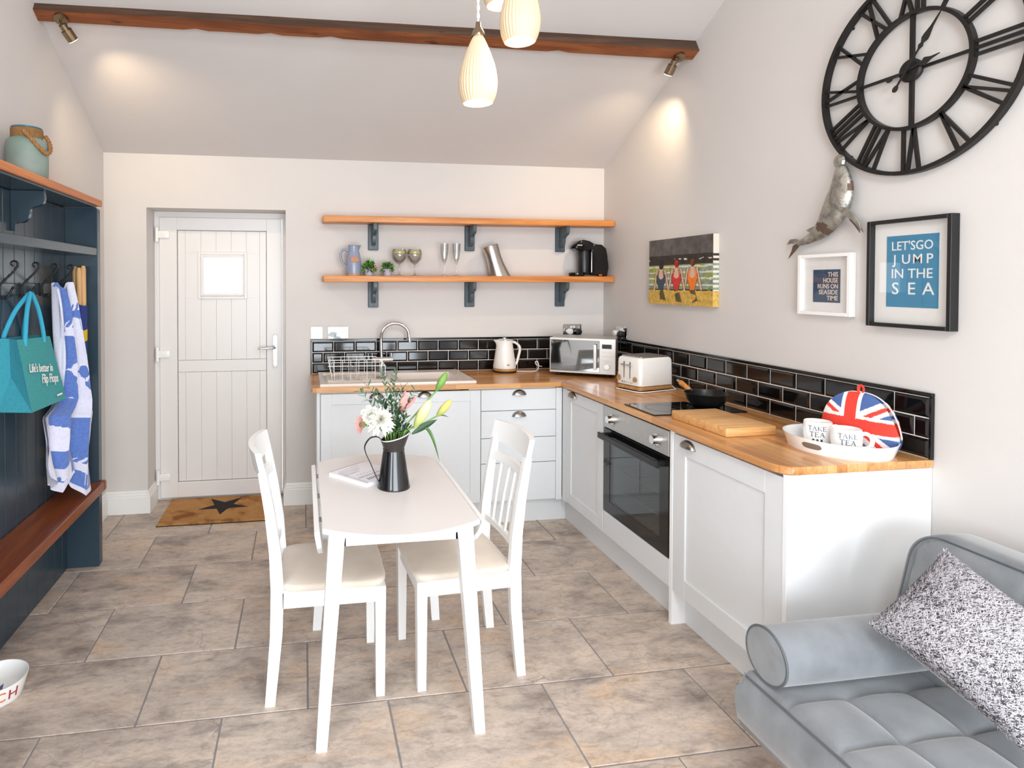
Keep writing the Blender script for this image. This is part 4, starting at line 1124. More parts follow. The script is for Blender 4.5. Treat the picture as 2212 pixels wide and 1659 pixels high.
# flatten the back against the wall and stand it off
for v in b.verts: v.co.y = -0.030 + (v.co.y * 1.0 if v.co.y < 0 else v.co.y * 0.35)
def u_of(v):
    return v
for f in b.faces:
    c = f.calc_center_median(); n1 = pnoise(Vector((c.x * 14, c.y * 10, c.z * 14 + 3)))
    f.material_index = 1 if n1 > 0.36 else 0
obj('body', b, ['galvanised', 'rust_patch'], wh, 60)
b = NB(); sphere(b, (0, 0, 0), 0.026, 10, 6, 1.0, 0.6, 1.15); xf(b, T(-(2.176 - wy), -0.034, 2.034 - wz)); obj('snout', b, 'galvanised', wh)
def plate_part(name, pts, y0, y1, mat='galvanised'):
    b = NB(); prism(b, yz(pts), y0, y1, 'xzy', bev=0.001); return obj(name, b, mat, wh)
plate_part('pectoral_fin', [(2.162, 1.836), (2.142, 1.842), (2.118, 1.836), (2.086, 1.808), (2.061, 1.774), (2.044, 1.732), (2.066, 1.756), (2.092, 1.786), (2.125, 1.806)], -0.060, -0.054)
plate_part('pectoral_fin', [(2.140, 1.812), (2.118, 1.800), (2.092, 1.776), (2.086, 1.734), (2.106, 1.764), (2.132, 1.790)], -0.030, -0.025, 'rust_patch')
plate_part('tail_fluke', [(2.372, 1.722), (2.392, 1.733), (2.428, 1.732), (2.449, 1.708), (2.418, 1.714), (2.395, 1.706)], -0.034, -0.030)
plate_part('tail_fluke', [(2.376, 1.704), (2.398, 1.712), (2.416, 1.702), (2.422, 1.678), (2.442, 1.645), (2.406, 1.676)], -0.030, -0.026, 'rust_patch')
plate_part('dorsal_fin', [(2.318, 1.752), (2.342, 1.766), (2.306, 1.778), (2.296, 1.768)], -0.034, -0.028)
b = NB(); cyl(b, (-(2.19 - wy), -0.02, 1.86 - wz), (-(2.19 - wy), 0.0, 1.86 - wz), 0.008, seg=8); obj('wall_mount', b, 'black_iron', wh)
# ------------------------------------------------------------------ table and chairs
def loft_rect(b, path):
    """path of (x, y, z, wx, wy): horizontal rectangles lofted"""
    R_ = []
    for x, y, z, wx, wy in path:
        R_.append([b.verts.new((x + sx * wx / 2, y + sy * wy / 2, z)) for sx, sy in ((-1, -1), (1, -1), (1, 1), (-1, 1))])
    for p, q in zip(R_, R_[1:]):
        for k in range(4): b.faces.new((p[k], p[(k + 1) % 4], q[(k + 1) % 4], q[k]))
    b.faces.new(R_[0][::-1]); b.faces.new(R_[-1])
def soft_pad(b, x0, x1, y0, y1, z0, z1, crown, r=0.02, n=14, sag=0.0):
    """upholstered pad: rounded-rectangle sides, crowned top"""
    cx, cy, hx, hy = (x0 + x1) / 2, (y0 + y1) / 2, (x1 - x0) / 2, (y1 - y0) / 2
    def rr(t, k):                                      # superellipse outline scaled
        c, s = math.cos(t), math.sin(t); e = 0.28
        return (cx + hx * k * math.copysign(abs(c) ** e, c), cy + hy * k * math.copysign(abs(s) ** e, s))
    N = 48; rings = []
    for k, z in ((0.985, z0), (1.0, z0 + 0.25 * (z1 - z0)), (1.0, z0 + 0.6 * (z1 - z0)), (0.985, z0 + 0.85 * (z1 - z0)), (0.95, z1)):
        rings.append([b.verts.new((*rr(2 * PI * i / N, k), z)) for i in range(N)])
    for k in (0.8, 0.6, 0.4, 0.2):
        rings.append([b.verts.new((*rr(2 * PI * i / N, k), z1 + crown * (1 - k * k))) for i in range(N)])
    for p, q in zip(rings, rings[1:]):
        for i in range(N): b.faces.new((p[i], p[(i + 1) % N], q[(i + 1) % N], q[i]))
    c = b.verts.new((cx, cy, z1 + crown))
    for i in range(N): b.faces.new((rings[-1][i], rings[-1][(i + 1) % N], c))
    b.faces.new(rings[0][::-1])
def chair(label, loc, rz):
    r = thing('dining_chair', label, 'chair', loc, rz, group='white dining chairs')
    for s in (-1, 1):
        y = 0.168 * s
        b = NB(); loft_rect(b, [(-0.203, y, 0, 0.036, 0.024), (-0.192, y, 0.12, 0.040, 0.026), (-0.180, y, 0.26, 0.044, 0.028), (-0.176, y, 0.42, 0.046, 0.028), (-0.184, y, 0.56, 0.042, 0.026), (-0.202, y, 0.70, 0.036, 0.025), (-0.226, y, 0.835, 0.030, 0.024), (-0.229, y, 0.85, 0.028, 0.022)])
        obj('rear_leg', b, 'white_paint', r)
        b = NB(); loft_rect(b, [(0.199, y, 0, 0.032, 0.032), (0.199, y, 0.40, 0.040, 0.040), (0.199, y, 0.413, 0.040, 0.040)]); obj('front_leg', b, 'white_paint', r)
    obj('seat_rail', bx(-0.158, 0.181, -0.182, -0.162, 0.354, 0.412, bev=0.001), 'white_paint', r); obj('seat_rail', bx(-0.158, 0.181, 0.162, 0.182, 0.354, 0.412, bev=0.001), 'white_paint', r)
    obj('seat_rail', bx(0.189, 0.210, -0.150, 0.150, 0.354, 0.412, bev=0.001), 'white_paint', r); obj('seat_rail', bx(-0.186, -0.166, -0.155, 0.155, 0.354, 0.412, bev=0.001), 'white_paint', r)
    b = NB(); soft_pad(b, -0.168, 0.226, -0.184, 0.184, 0.4125, 0.436, 0.014); obj('seat_pad', b, 'seat_fabric', r, 60)
    def rail(z0, z1, x0, x1, bow, y, th, arch, nm):
        """bowed back rail between the posts"""
        b = NB(); n = 16; P = []
        for i in range(n + 1):
            t = -1 + 2 * i / n; dx = -bow * (1 - t * t); up = arch * (1 - t * t)
            P.append([b.verts.new(p) for p in ((x0 + dx - th / 2, y * t, z0), (x0 + dx + th / 2, y * t, z0), (x1 + dx + th / 2, y * t, z1 + up), (x1 + dx - th / 2, y * t, z1 + up))])
        for p, q in zip(P, P[1:]):
            for k in range(4): b.faces.new((p[k], p[(k + 1) % 4], q[(k + 1) % 4], q[k]))
        b.faces.new(P[0][::-1]); b.faces.new(P[-1]); obj(nm, b, 'white_paint', r, 30)
    rail(0.838, 0.922, -0.224, -0.243, 0.036, 0.182, 0.022, 0.003, 'top_rail')
    rail(0.762, 0.796, -0.210, -0.217, 0.028, 0.157, 0.018, 0.0, 'middle_rail')
    rail(0.492, 0.516, -0.180, -0.182, 0.010, 0.157, 0.018, 0.0, 'lower_rail')
    for k in range(4):
        t = -0.6 + 0.4 * k; y = 0.157 * t; d0 = -0.010 * (1 - t * t); d1 = -0.028 * (1 - t * t)
        b = NB(); loft_rect(b, [(-0.181 + d0, y, 0.512, 0.010, 0.014), (-0.194 + d0 * 0.5 + d1 * 0.5, y, 0.64, 0.010, 0.014), (-0.212 + d1, y, 0.766, 0.010, 0.014)]); obj('slat', b, 'white_paint', r)
    return r
chair('white wooden dining chair on the door mat side of the table', (0.080, 2.378, 0), 0.0)
chair('white wooden dining chair on the oven side of the table', (0.624, 2.392, 0), PI + 0.06)

tb = thing('drop_leaf_table', 'small white drop leaf table with both leaves folded down', 'table', (0.323, 2.325, 0))
TZ = 0.735
def bow_end(hw, hl, bow, n=14):
    pts = []
    for i in range(n + 1):
        t = -1 + 2 * i / n; pts.append((hw * t, -hl - bow * (1 - t * t)))
    for i in range(n + 1):
        t = 1 - 2 * i / n; pts.append((hw * t, hl + bow * (1 - t * t)))
    return pts
b = NB(); prism(b, bow_end(0.264, 0.368, 0.086), TZ - 0.018, TZ, 'xyz', bev=0.003, seg=2)
bmesh.ops.recalc_face_normals(b, faces=b.faces[:])
for f in b.faces: f.material_index = 1 if f.normal.z > 0.9 else 0
obj('table_top', b, ['white_paint', 'table_top_paint'], tb)
b = NB()
for q in ((-0.195, 0.195, -0.345, -0.325), (-0.195, 0.195, 0.325, 0.345), (-0.205, -0.187, -0.345, 0.345), (0.187, 0.205, -0.345, 0.345)): box(b, q[0], q[1], q[2], q[3], TZ - 0.072, TZ - 0.0185)
obj('apron', b, 'white_paint', tb)
for sx in (-1, 1):
    for sy in (-1, 1):
        b = NB(); loft_rect(b, [(sx * 0.268, sy * 0.350, 0, 0.036, 0.036), (sx * 0.220, sy * 0.335, TZ - 0.075, 0.052, 0.052), (sx * 0.216, sy * 0.334, TZ - 0.0185, 0.054, 0.052)]); obj('leg', b, 'white_paint', tb)
    pts = [(-0.366, -0.004), (-0.336, -0.045), (-0.290, -0.092), (-0.215, -0.142), (-0.12, -0.172), (0, -0.182), (0.12, -0.172), (0.215, -0.142), (0.290, -0.092), (0.336, -0.045), (0.366, -0.004)]
    b = NB(); prism(b, pts, 0, 0.018 * sx, 'yzx', bev=0.002)
    xf(b, T(sx * 0.274, 0, TZ - 0.006) @ Ry(0.12 * sx)); lf = obj('drop_leaf', b, 'white_paint', tb)
    for y in (-0.24, 0.0, 0.24):
        obj('hinge', bx(sx * 0.266 - 0.006, sx * 0.266 + 0.006, y - 0.022, y + 0.022, TZ - 0.024, TZ - 0.019), 'nickel', lf)

# notebook with script lettering
bk = thing('paperback_book', 'white paperback book with dark script lying beside the flower jug', 'book', (0.2505, 2.479, TZ)); BA = math.atan2(-0.166, 0.142); bk.rotation_euler = (0, 0, BA)
b = NB(); box(b, -0.107, 0.107, -0.1035, 0.1035, 0.0125, 0.0145); box(b, -0.107, 0.107, -0.1035, 0.1035, 0.0, 0.002); box(b, -0.107, -0.105, -0.1035, 0.1035, 0.0, 0.0145); obj('cover', b, 'paper', bk)
obj('pages', bx(-0.105, 0.1055, -0.102, 0.102, 0.002, 0.0125), 'print_white', bk)
b = NB(); rnd = random.Random(4)
def ink(x0, y0, x1, y1, w): tube(b, [(x0, y0, 0.0146), (x1, y1, 0.0146)], w, 4)
for k in range(9): ink(0.082, -0.06 + k * 0.011, 0.064, -0.055 + k * 0.011, 0.0016)
for k in range(11): ink(0.046, -0.075 + k * 0.013, 0.030, -0.068 + k * 0.013, 0.0007); ink(0.045, -0.070 + k * 0.013, 0.031, -0.073 + k * 0.013, 0.0006)
for k in range(7): ink(0.012 + rnd.uniform(-.003, .003), -0.06 + k * 0.018, 0.009 + rnd.uniform(-.003, .003), -0.046 + k * 0.018, 0.0006)
for k in range(6): ink(-0.02 - k * 0.012, -0.095 + k * 0.004, -0.02 - k * 0.012 + rnd.uniform(-.01, .01), -0.02 + k * 0.012, 0.0005)
ink(0.1, -0.09, -0.07, -0.085, 0.0006)
obj('script_print', b, 'ink_black', bk)

# enamel jug of flowers
JX, JY = 0.347, 2.322
jg = thing('metal_jug', 'tall black metal jug full of flowers on the table', 'jug', (JX, JY, TZ))
b = NB(); vs = lathe(b, [(0, 0), (0.064, 0), (0.0645, 0.004), (0.062, 0.010), (0.0415, 0.146), (0.0405, 0.149)], 36); obj('body', b, plain('black_enamel', (18, 18, 20), 0.16, var=0.1, vscale=60, Specular_IOR_Level=0.7), jg, 40)
b = NB(); vs = lathe(b, [(0.041, 0.146), (0.043, 0.150), (0.041, 0.153), (0.046, 0.17), (0.056, 0.20), (0.0545, 0.20), (0.044, 0.17), (0.039, 0.153)], 36)
for v in vs:
    if v.co.z > 0.16: v.co.z += (v.co.x / 0.055) * 0.016 * (v.co.z - 0.15) / 0.05; v.co.x += 0.006 * (v.co.z - 0.15) / 0.05
obj('spout_collar', b, plain('bronze_enamel', (46, 40, 38), 0.3), jg, 40)
b = NB(); vs = tube(b, [(0.0553 * math.cos(a) + 0.006, 0.0553 * math.sin(a), 0.200 + 0.016 * math.cos(a)) for a in [2 * PI * i / 36 for i in range(36)]], 0.0024, 8, closed=True); obj('rim', b, 'jug_lip_white', jg, 60)
hp = catmull([(-0.048, 0.0, 0.186), (-0.066, -0.003, 0.200), (-0.094, -0.006, 0.196), (-0.114, -0.008, 0.168), (-0.110, -0.008, 0.138), (-0.092, -0.007, 0.098), (-0.072, -0.005, 0.05), (-0.0585, -0.003, 0.022)], 6)
b = NB(); tube(b, hp, 0.0075, 8, flat=(0.22, (0, 1, 0))); obj('handle', b, plain('worn_black', (44, 42, 40), 0.4, var=0.9, vscale=90), jg, 60)

def stem_path(p0, p1, sag=0.0):
    a, c = Vector(p0), Vector(p1); m = (a + c) / 2 + Vector((sag, 0, 0.01)); return catmull([a, m, c], 6)
BASE = lambda dx=0.0, dy=0.0: (JX + dx, JY + dy, TZ + 0.05)
MOUTH = lambda dx=0.0, dy=0.0: Vector((JX + dx, JY + dy, TZ + 0.205))
def leafblade(b, p, d, l, w, bend=0.0, up=(0, 0, 1), n=6, mi=0):
    """curved pointed leaf from p along d"""
    d = Vector(d).normalized(); s = d.cross(Vector(up)); s = s.normalized() if s.length > 1e-4 else Vector((1, 0, 0)); u = s.cross(d)
    P = []
    for i in range(n + 1):
        t = i / n; c = Vector(p) + d * (l * t) - Vector((0, 0, 1)) * bend * t * t; ww = w * math.sin(PI * min(1, t * 0.94 + 0.06)) ** 0.8
        P.append((b.verts.new(c + s * ww / 2 + u * ww * 0.12), b.verts.new(c), b.verts.new(c - s * ww / 2 + u * ww * 0.12)))
    for q, r in zip(P, P[1:]):
        for k in (0, 1):
            f = b.faces.new((q[k], q[k + 1], r[k + 1], r[k])); f.material_index = mi
def flower(name, label, mouth, tip, group=None, r=0.003, cat='flower', sag=0.0):
    root = thing(name, label, cat, BASE(), world=True, group=group)
    b = NB(); p = [Vector(BASE(mouth[0] * 0.4, mouth[1] * 0.4)), MOUTH(*mouth)]
    pts = catmull(p + [(p[1] + Vector(tip)) / 2 + Vector((sag, 0, 0.008)), Vector(tip)], 6); tube(b, pts, r, 8); obj('stem', b, 'stem_green', root, 60)
    return root, pts
def bud(root, base, tip, r, mat):
    b = NB(); base, tip = Vector(base), Vector(tip); L_ = (tip - base).length; n = 10
    prof = [(0.10, 0), (0.45, 0.08), (0.80, 0.25), (1.0, 0.45), (0.95, 0.65), (0.70, 0.85), (0.30, 0.97), (0.0, 1.0)]
    lathe(b, [(r * a, L_ * z) for a, z in prof], 18, rib=lambda an, z: 1 + 0.07 * math.cos(3 * an))
    q = (tip - base).to_track_quat('Z', 'Y').to_matrix().to_4x4()
    # keep object axes along the bud so the colour runs base to tip
    me = bpy.data.meshes.new('bud'); bmesh.ops.recalc_face_normals(b, faces=b.faces[:])
    for f in b.faces: f.smooth = True
    b.to_mesh(me); b.free(); o = put('bud', me, mat, root); o.location = base - root.location; o.rotation_euler = q.to_euler()
    return o
# lily buds
root, pts = flower('lily_stem', 'lily stem with a plump closed bright green bud reaching highest over the jug', (0.030, 0.0), (0.520, 2.335, 1.105), r=0.0033, group='lily stems'); bud(root, (0.518, 2.335, 1.102), (0.562, 2.335, 1.178), 0.0155, 'bud_green')
b = NB(); leafblade(b, (0.450, 2.33, 1.01), (0.5, 0.1, 0.8), 0.07, 0.014, 0.0); obj('leaf', b, 'leaf_dark', root)
root, pts = flower('lily_stem', 'lily stem with a large cream yellow bud beside the chrysanthemums', (0.035, -0.02), (0.424, 2.290, 0.975), r=0.0045, group='lily stems'); bud(root, (0.423, 2.290, 0.972), (0.487, 2.290, 1.080), 0.021, 'bud_cream')
root, pts = flower('lily_stem', 'lily stem with a yellow tipped bud and drooping leaf beside the jug lip', (0.042, -0.01), (0.515, 2.300, 1.012), r=0.003, group='lily stems', sag=0.012); bud(root, (0.513, 2.300, 1.010), (0.572, 2.300, 1.074), 0.015, 'bud_yellow')
b = NB(); leafblade(b, (0.415, 2.30, 0.945), (0.85, 0, 0.45), 0.115, 0.028, 0.0, up=(0, 1, 0.3)); obj('leaf', b, 'leaf_dark', root)
b = NB(); leafblade(b, (0.468, 2.30, 0.965), (0.62, 0, -0.10), 0.058, 0.022, 0.125, up=(0, 1, 0.2), n=9); obj('leaf', b, 'leaf_green', root)
b = NB(); leafblade(b, (0.520, 2.30, 1.012), (0.9, 0, 0.3), 0.045, 0.006, 0.022, up=(0, 1, 0.2)); obj('leaf', b, 'leaf_dark', root)
# open pink lily half hidden in the greenery
root, pts = flower('pink_lily', 'half open pale pink lily half hidden in the greenery', (0.005, 0.02), (0.370, 2.36, 1.015))
for k in range(5):
    b = NB(); a = k * 1.25; leafblade(b, (0.370, 2.36, 1.012), (0.55 + 0.5 * math.cos(a) * 0.6, 0.5 * math.sin(a), 0.75), 0.105, 0.030, 0.0, up=(math.sin(a), math.cos(a), 0.3)); obj('petal', b, 'petal_pink', root, 70)
# white chrysanthemums
def mum(label, c, mouth, r, seed):
    root, pts = flower('white_chrysanthemum', label, mouth, c, group='white chrysanthemums'); rnd = random.Random(seed); b = NB(); c = Vector(c); ax = Vector((-0.25, -0.75, 0.45)).normalized()
    for i in range(130):
        z = rnd.uniform(-0.45, 1); a = rnd.uniform(0, 2 * PI); s = math.sqrt(1 - z * z)
        o1 = ax.orthogonal().normalized(); o2 = ax.cross(o1); d = (ax * z + o1 * s * math.cos(a) + o2 * s * math.sin(a)).normalized()
        l = r * rnd.uniform(0.78, 1.08); leafblade(b, c + d * r * 0.15, (d + Vector((0, 0, rnd.uniform(-.1, .1)))), l * 0.86, r * 0.26, r * 0.12, up=ax, n=3)
    o = obj('petals', b, 'petal_white', root, 80); o['kind'] = 'stuff'
mum('large white chrysanthemum bloom over the jug rim next to its smaller twin', (0.290, 2.285, 1.005), (-0.012, -0.015), 0.058, 1)
mum('smaller white chrysanthemum bloom squeezed against the pink daisy', (0.252, 2.300, 1.025), (-0.025, 0.0), 0.044, 2)
# pink daisy in profile
root, pts = flower('pink_daisy', 'pale pink daisy facing away at the side of the bouquet', (-0.036, -0.005), (0.222, 2.285, 0.992))
ax = Vector((-0.86, -0.35, 0.1)).normalized(); o1 = ax.orthogonal().normalized(); o2 = ax.cross(o1)
for k in range(16):
    a = 2 * PI * k / 16; b = NB(); d = (o1 * math.cos(a) + o2 * math.sin(a)) + ax * 0.25; leafblade(b, Vector((0.222, 2.285, 0.992)) + ax * 0.006, d, 0.040, 0.013, 0.0, up=ax, n=4); obj('petal', b, 'petal_pink', root, 70)
b = NB(); sphere(b, (0.222 + ax.x * 0.002, 2.285 + ax.y * 0.002, 0.992), 0.013, 12, 8); obj('calyx', b, 'pollen', root, 60)
# leafy sprigs
def sprig(label, mouth, tips, leaf_l, leaf_w, mat, seed, dens=11):
    rnd = random.Random(seed); root = thing('leafy_sprig', label, 'foliage', BASE(), world=True, group='greenery in the jug'); b = NB(); lv = NB()
    for tp in tips:
        p = [Vector(BASE(mouth[0] * 0.4, mouth[1] * 0.4)), MOUTH(*mouth), (MOUTH(*mouth) + Vector(tp)) / 2 + Vector((0, 0, 0.015)), Vector(tp)]
        pts = catmull(p, 7); tube(b, pts, [0.0018 - 0.0012 * i / len(pts) for i in range(len(pts))], 6)
        m = len(pts)
        for k in range(dens):
            t = 0.42 + 0.58 * k / dens; q = pts[min(m - 1, int(t * (m - 1)))]; dr_ = (pts[min(m - 1, int(t * (m - 1)) + 1)] - pts[max(0, int(t * (m - 1)) - 1)]).normalized()
            for s in (-1, 1):
                sd = dr_.cross(Vector((rnd.uniform(-1, 1), rnd.uniform(-1, 1), rnd.uniform(-1, 1)))).normalized() * s
                leafblade(lv, q, (sd * rnd.uniform(0.6, 1.0) + dr_ * rnd.uniform(0.3, 0.9) + Vector((0, 0, rnd.uniform(-0.1, 0.5)))), leaf_l * rnd.uniform(0.7, 1.2), leaf_w * rnd.uniform(0.8, 1.2), rnd.uniform(-0.004, 0.012), n=3)
    obj('stem', b, 'stem_green', root, 60); o = obj('leaves', lv, mat, root); o['kind'] = 'stuff'
sprig('grey green eucalyptus sprig arching over the chrysanthemums', (-0.015, 0.005), [(0.203, 2.33, 1.128), (0.240, 2.34, 1.150), (0.275, 2.34, 1.120)], 0.034, 0.009, 'leaf_grey', 11)
sprig('tallest grey green eucalyptus sprig in the middle of the bouquet', (0.0, 0.01), [(0.300, 2.35, 1.205), (0.358, 2.35, 1.198), (0.335, 2.34, 1.160)], 0.032, 0.009, 'leaf_grey', 12)
sprig('grey green eucalyptus sprig leaning towards the lily buds', (0.012, 0.012), [(0.390, 2.36, 1.130), (0.445, 2.35, 1.122), (0.360, 2.35, 1.100)], 0.034, 0.010, 'leaf_grey', 13)
sprig('broad leaved dark green sprig behind the white blooms', (0.005, 0.0), [(0.330, 2.34, 1.085), (0.365, 2.33, 1.045), (0.300, 2.36, 1.060)], 0.034, 0.012, 'leaf_dark', 14, 8)
sprig('fine cut dark green foliage above the jug lip', (0.018, -0.015), [(0.395, 2.300, 1.010), (0.405, 2.300, 0.965), (0.368, 2.290, 0.985)], 0.030, 0.009, 'leaf_dark', 15, 8)
sprig('short bright green leaves packed at the jug mouth', (-0.004, -0.025), [(0.335, 2.280, 0.965), (0.310, 2.280, 0.975), (0.290, 2.290, 0.985), (0.352, 2.272, 0.955)], 0.030, 0.012, 'leaf_green', 16, 5)

# ------------------------------------------------------------------ sofa, bolster, cushion
sf = thing('sofa', 'grey velvet click-clack sofa with square quilted seat', 'sofa', (1.62, 0.68, 0), world=True)
SX0, SX1, SY0, SY1 = 1.315, 1.905, -0.28, 1.640
def seat_top(u, v):
    x = SX0 + (SX1 - SX0) * u; y = SY0 + (SY1 - SY0) * v
    fx = ((x - 1.315) / 0.1967) % 1; fy = ((1.468 - y) / 0.167) % 1
    puff = (max(0, 1 - abs(2 * fx - 1) ** 2.6) * max(0, 1 - abs(2 * fy - 1) ** 2.6)) ** 0.45
    if y > 1.468: puff = 0.45 * min(1, (y - 1.468) / 0.02) ** 0.5
    ed = min(1, min(x - SX0, SY1 - y, y - SY0) / 0.035); ed = max(0, ed)
    e = math.sqrt(max(0, 1 - (1 - ed) ** 2))
    return (x + (0 if u > 0 else 0), y, 0.316 + 0.036 * e + 0.028 * puff * e + 0.002 * pnoise(Vector((x * 12, y * 12, 1))))
b = NB(); V = grid(b, seat_top, 66, 210)
low = lambda v, dz, k: b.verts.new((v.co.x + k[0], v.co.y + k[1], dz))
def skirt(line, out):
    prev = line
    for z, o_ in ((0.30, 0.012), (0.25, 0.014), (0.205, 0.006), (0.188, -0.012)):
        cur = [b.verts.new((v.co.x + out[0] * o_ + 0.003 * out[0] * pnoise(Vector((v.co.x * 9, v.co.y * 9, z * 14))), v.co.y + out[1] * o_, z)) for v in line]
        for i in range(len(line) - 1): f = b.faces.new((prev[i], prev[i + 1], cur[i + 1], cur[i])); f.smooth = True
        prev = cur
skirt(V[0], (-1, 0)); skirt([r_[-1] for r_ in V], (0, 1)); skirt([r_[0] for r_ in V], (0, -1)); skirt(V[-1], (1, 0))
bmesh.ops.remove_doubles(b, verts=b.verts[:], dist=0.0005)
box(b, SX0, SX1, SY0 + 0.005, SY1 - 0.005, 0.186, 0.30)
seat = obj('seat', b, 'sofa_velvet', sf)
for f in seat.data.polygons: f.use_smooth = True
b = NB(); tube(b, [(SX0 + 0.006, y_, 0.345) for y_ in [SY0 + 0.02 + (SY1 - SY0 - 0.04) * i / 30 for i in range(31)]], 0.0028, 6); obj('piping', b, 'sofa_piping', seat, 60)
# backrest, leaning away from the seat
BT, BB, BTH = 0.752, 0.365, 0.125
def back_x(z): return 1.880 + 0.275 * (z - 0.494)
b = NB(); out = rrect(SY0, SY1, BB - 0.08, BT, 0.085, 8)
n_o = len(out); cy, cz = (SY0 + SY1) / 2, (BB + BT) / 2
rings = []
for off, k in ((0.022, 0.965), (0.006, 0.988), (0.0, 1.0), (BTH * 0.5, 1.006), (BTH, 1.0), (BTH + 0.012, 0.985)):
    ring_ = []
    for y, z in out:
        sy = (abs(y - cy) - (1 - k) * 0.9) * math.copysign(1, y - cy); sz = cz + (z - cz) * (1 - (1 - k) * 2.2)
        ring_.append(b.verts.new((back_x(sz) - 0.018 + off, cy + sy, sz)))
    rings.append(ring_)
for p, q in zip(rings, rings[1:]):
    for i in range(n_o): f = b.faces.new((p[i], p[(i + 1) % n_o], q[(i + 1) % n_o], q[i])); f.smooth = True
b.faces.new(rings[-1])
bk_ = obj('backrest', b, 'sofa_velvet', sf)
def back_face(u, v):
    y = SY0 + 0.02 + (SY1 - SY0 - 0.04) * u; z = BB - 0.06 + (BT - 0.008 - BB + 0.06) * v
    fy = ((1.640 - y) / 0.315) % 1; fz = ((z - 0.255) / 0.39)
    pf_ = (max(0, 1 - abs(2 * fy - 1) ** 5)) ** 0.4 * (1 if abs(z - 0.645) > 0.012 else 0.82)
    # rounded outline
    ry = max(0, abs(y - cy) - (0.96 - 0.10)); rz_ = max(0, z - (BT - 0.10)); d = math.sqrt(ry * ry + rz_ * rz_) / 0.10
    if d > 1: 
        s = 1 / d; y = cy + math.copysign((0.86) + ry * s, y - cy) if ry > 0 else y; z = (BT - 0.10) + rz_ * s if rz_ > 0 else z; d = 1
    e = math.sqrt(max(0, 1 - max(0, d * 1.0) ** 4))
    return (back_x(z) + 0.006 - 0.026 * pf_ * e - 0.004, y, z)
b = NB(); grid(b, back_face, 120, 30); obj('back_quilting', b, 'sofa_velvet', bk_)
b = NB(); tube(b, [(back_x(z) - 0.014, y, z) for y, z in rrect(SY0 + 0.004, SY1 - 0.004, BB - 0.06, BT - 0.004, 0.085, 8)], 0.003, 6, closed=True); obj('piping', b, 'sofa_piping', bk_, 60)
for lx, ly, dx_, dy_ in ((1.39, 1.50, -0.035, 0.02), (1.39, -0.12, -0.035, -0.02), (1.84, 1.50, 0.02, 0.02), (1.84, -0.12, 0.02, -0.02)):
    b = NB(); tube(b, [(lx, ly, 0.19), (lx + dx_, ly + dy_, 0.0)], [0.021, 0.014], 16); obj('leg', b, 'pale_metal', sf, 50)

bo = thing('bolster', 'grey velvet bolster lying across the end of the sofa', 'cushion', (1.62, 1.555, 0.372), world=True)
b = NB(); N = 40
def bol(t, k, x): a = 2 * PI * t; return (x, 1.556 + 0.079 * k * math.cos(a), 0.446 + 0.078 * k * math.sin(a) - 0.004 * (1 - math.sin(a)) * 0.3)
rings = [[b.verts.new(bol(i / N, k, x)) for i in range(N)] for k, x in ((0.5, 1.330), (0.90, 1.331), (0.985, 1.334), (1.0, 1.345), (1.01, 1.50), (1.01, 1.70), (1.0, 1.850), (0.97, 1.860), (0.5, 1.862))]
for p, q in zip(rings, rings[1:]):
    for i in range(N): b.faces.new((p[i], p[(i + 1) % N], q[(i + 1) % N], q[i]))
b.faces.new(rings[0]); b.faces.new(rings[-1]); obj('cover', b, 'sofa_velvet', bo, 50)
b = NB(); tube(b, [bol(i / 40, 0.995, 1.334) for i in range(40)], 0.0035, 6, closed=True); obj('piping', b, 'sofa_piping', bo, 60)

cu = thing('shaggy_cushion', 'shaggy black and white cushion with cream back propped on the sofa', 'cushion', (1.75, 1.31, 0.40), world=True)
CL, CT, CB_, CR = Vector((1.600, 1.480, 0.556)), Vector((1.842, 1.474, 0.752)), Vector((1.668, 1.150, 0.436)), Vector((1.850, 1.140, 0.640))
CN = ((CT - CL).cross(CB_ - CL)).normalized()
if CN.x > 0: CN = -CN
def cush(u, v, side):
    """u from left corner to top corner, v from left corner to bottom corner"""
    p = CL * (1 - u) * (1 - v) + CT * u * (1 - v) + CB_ * (1 - u) * v + CR * u * v
    h = (max(0, 16 * u * (1 - u) * v * (1 - v))) ** 0.45
    pin = 0.035 * (1 - abs(2 * u - 1) ** 2) * (2 * v - 1) ** 8; pin2 = 0.035 * (1 - abs(2 * v - 1) ** 2) * (2 * u - 1) ** 8
    c = (CL + CT + CB_ + CR) / 4; p = p + (c - p) * (pin + pin2) * 2.2
    return p + CN * (0.072 * h if side else -0.080 * h ** 0.8)
b = NB(); grid(b, lambda u, v: cush(u, v, 1), 40, 40); fr_ = obj('front_panel', b, 'fur_base', cu)
b = NB(); grid(b, lambda u, v: cush(u, v, 0), 30, 30); obj('back_panel', b, 'cushion_back', cu)
rnd = random.Random(21); b = NB()
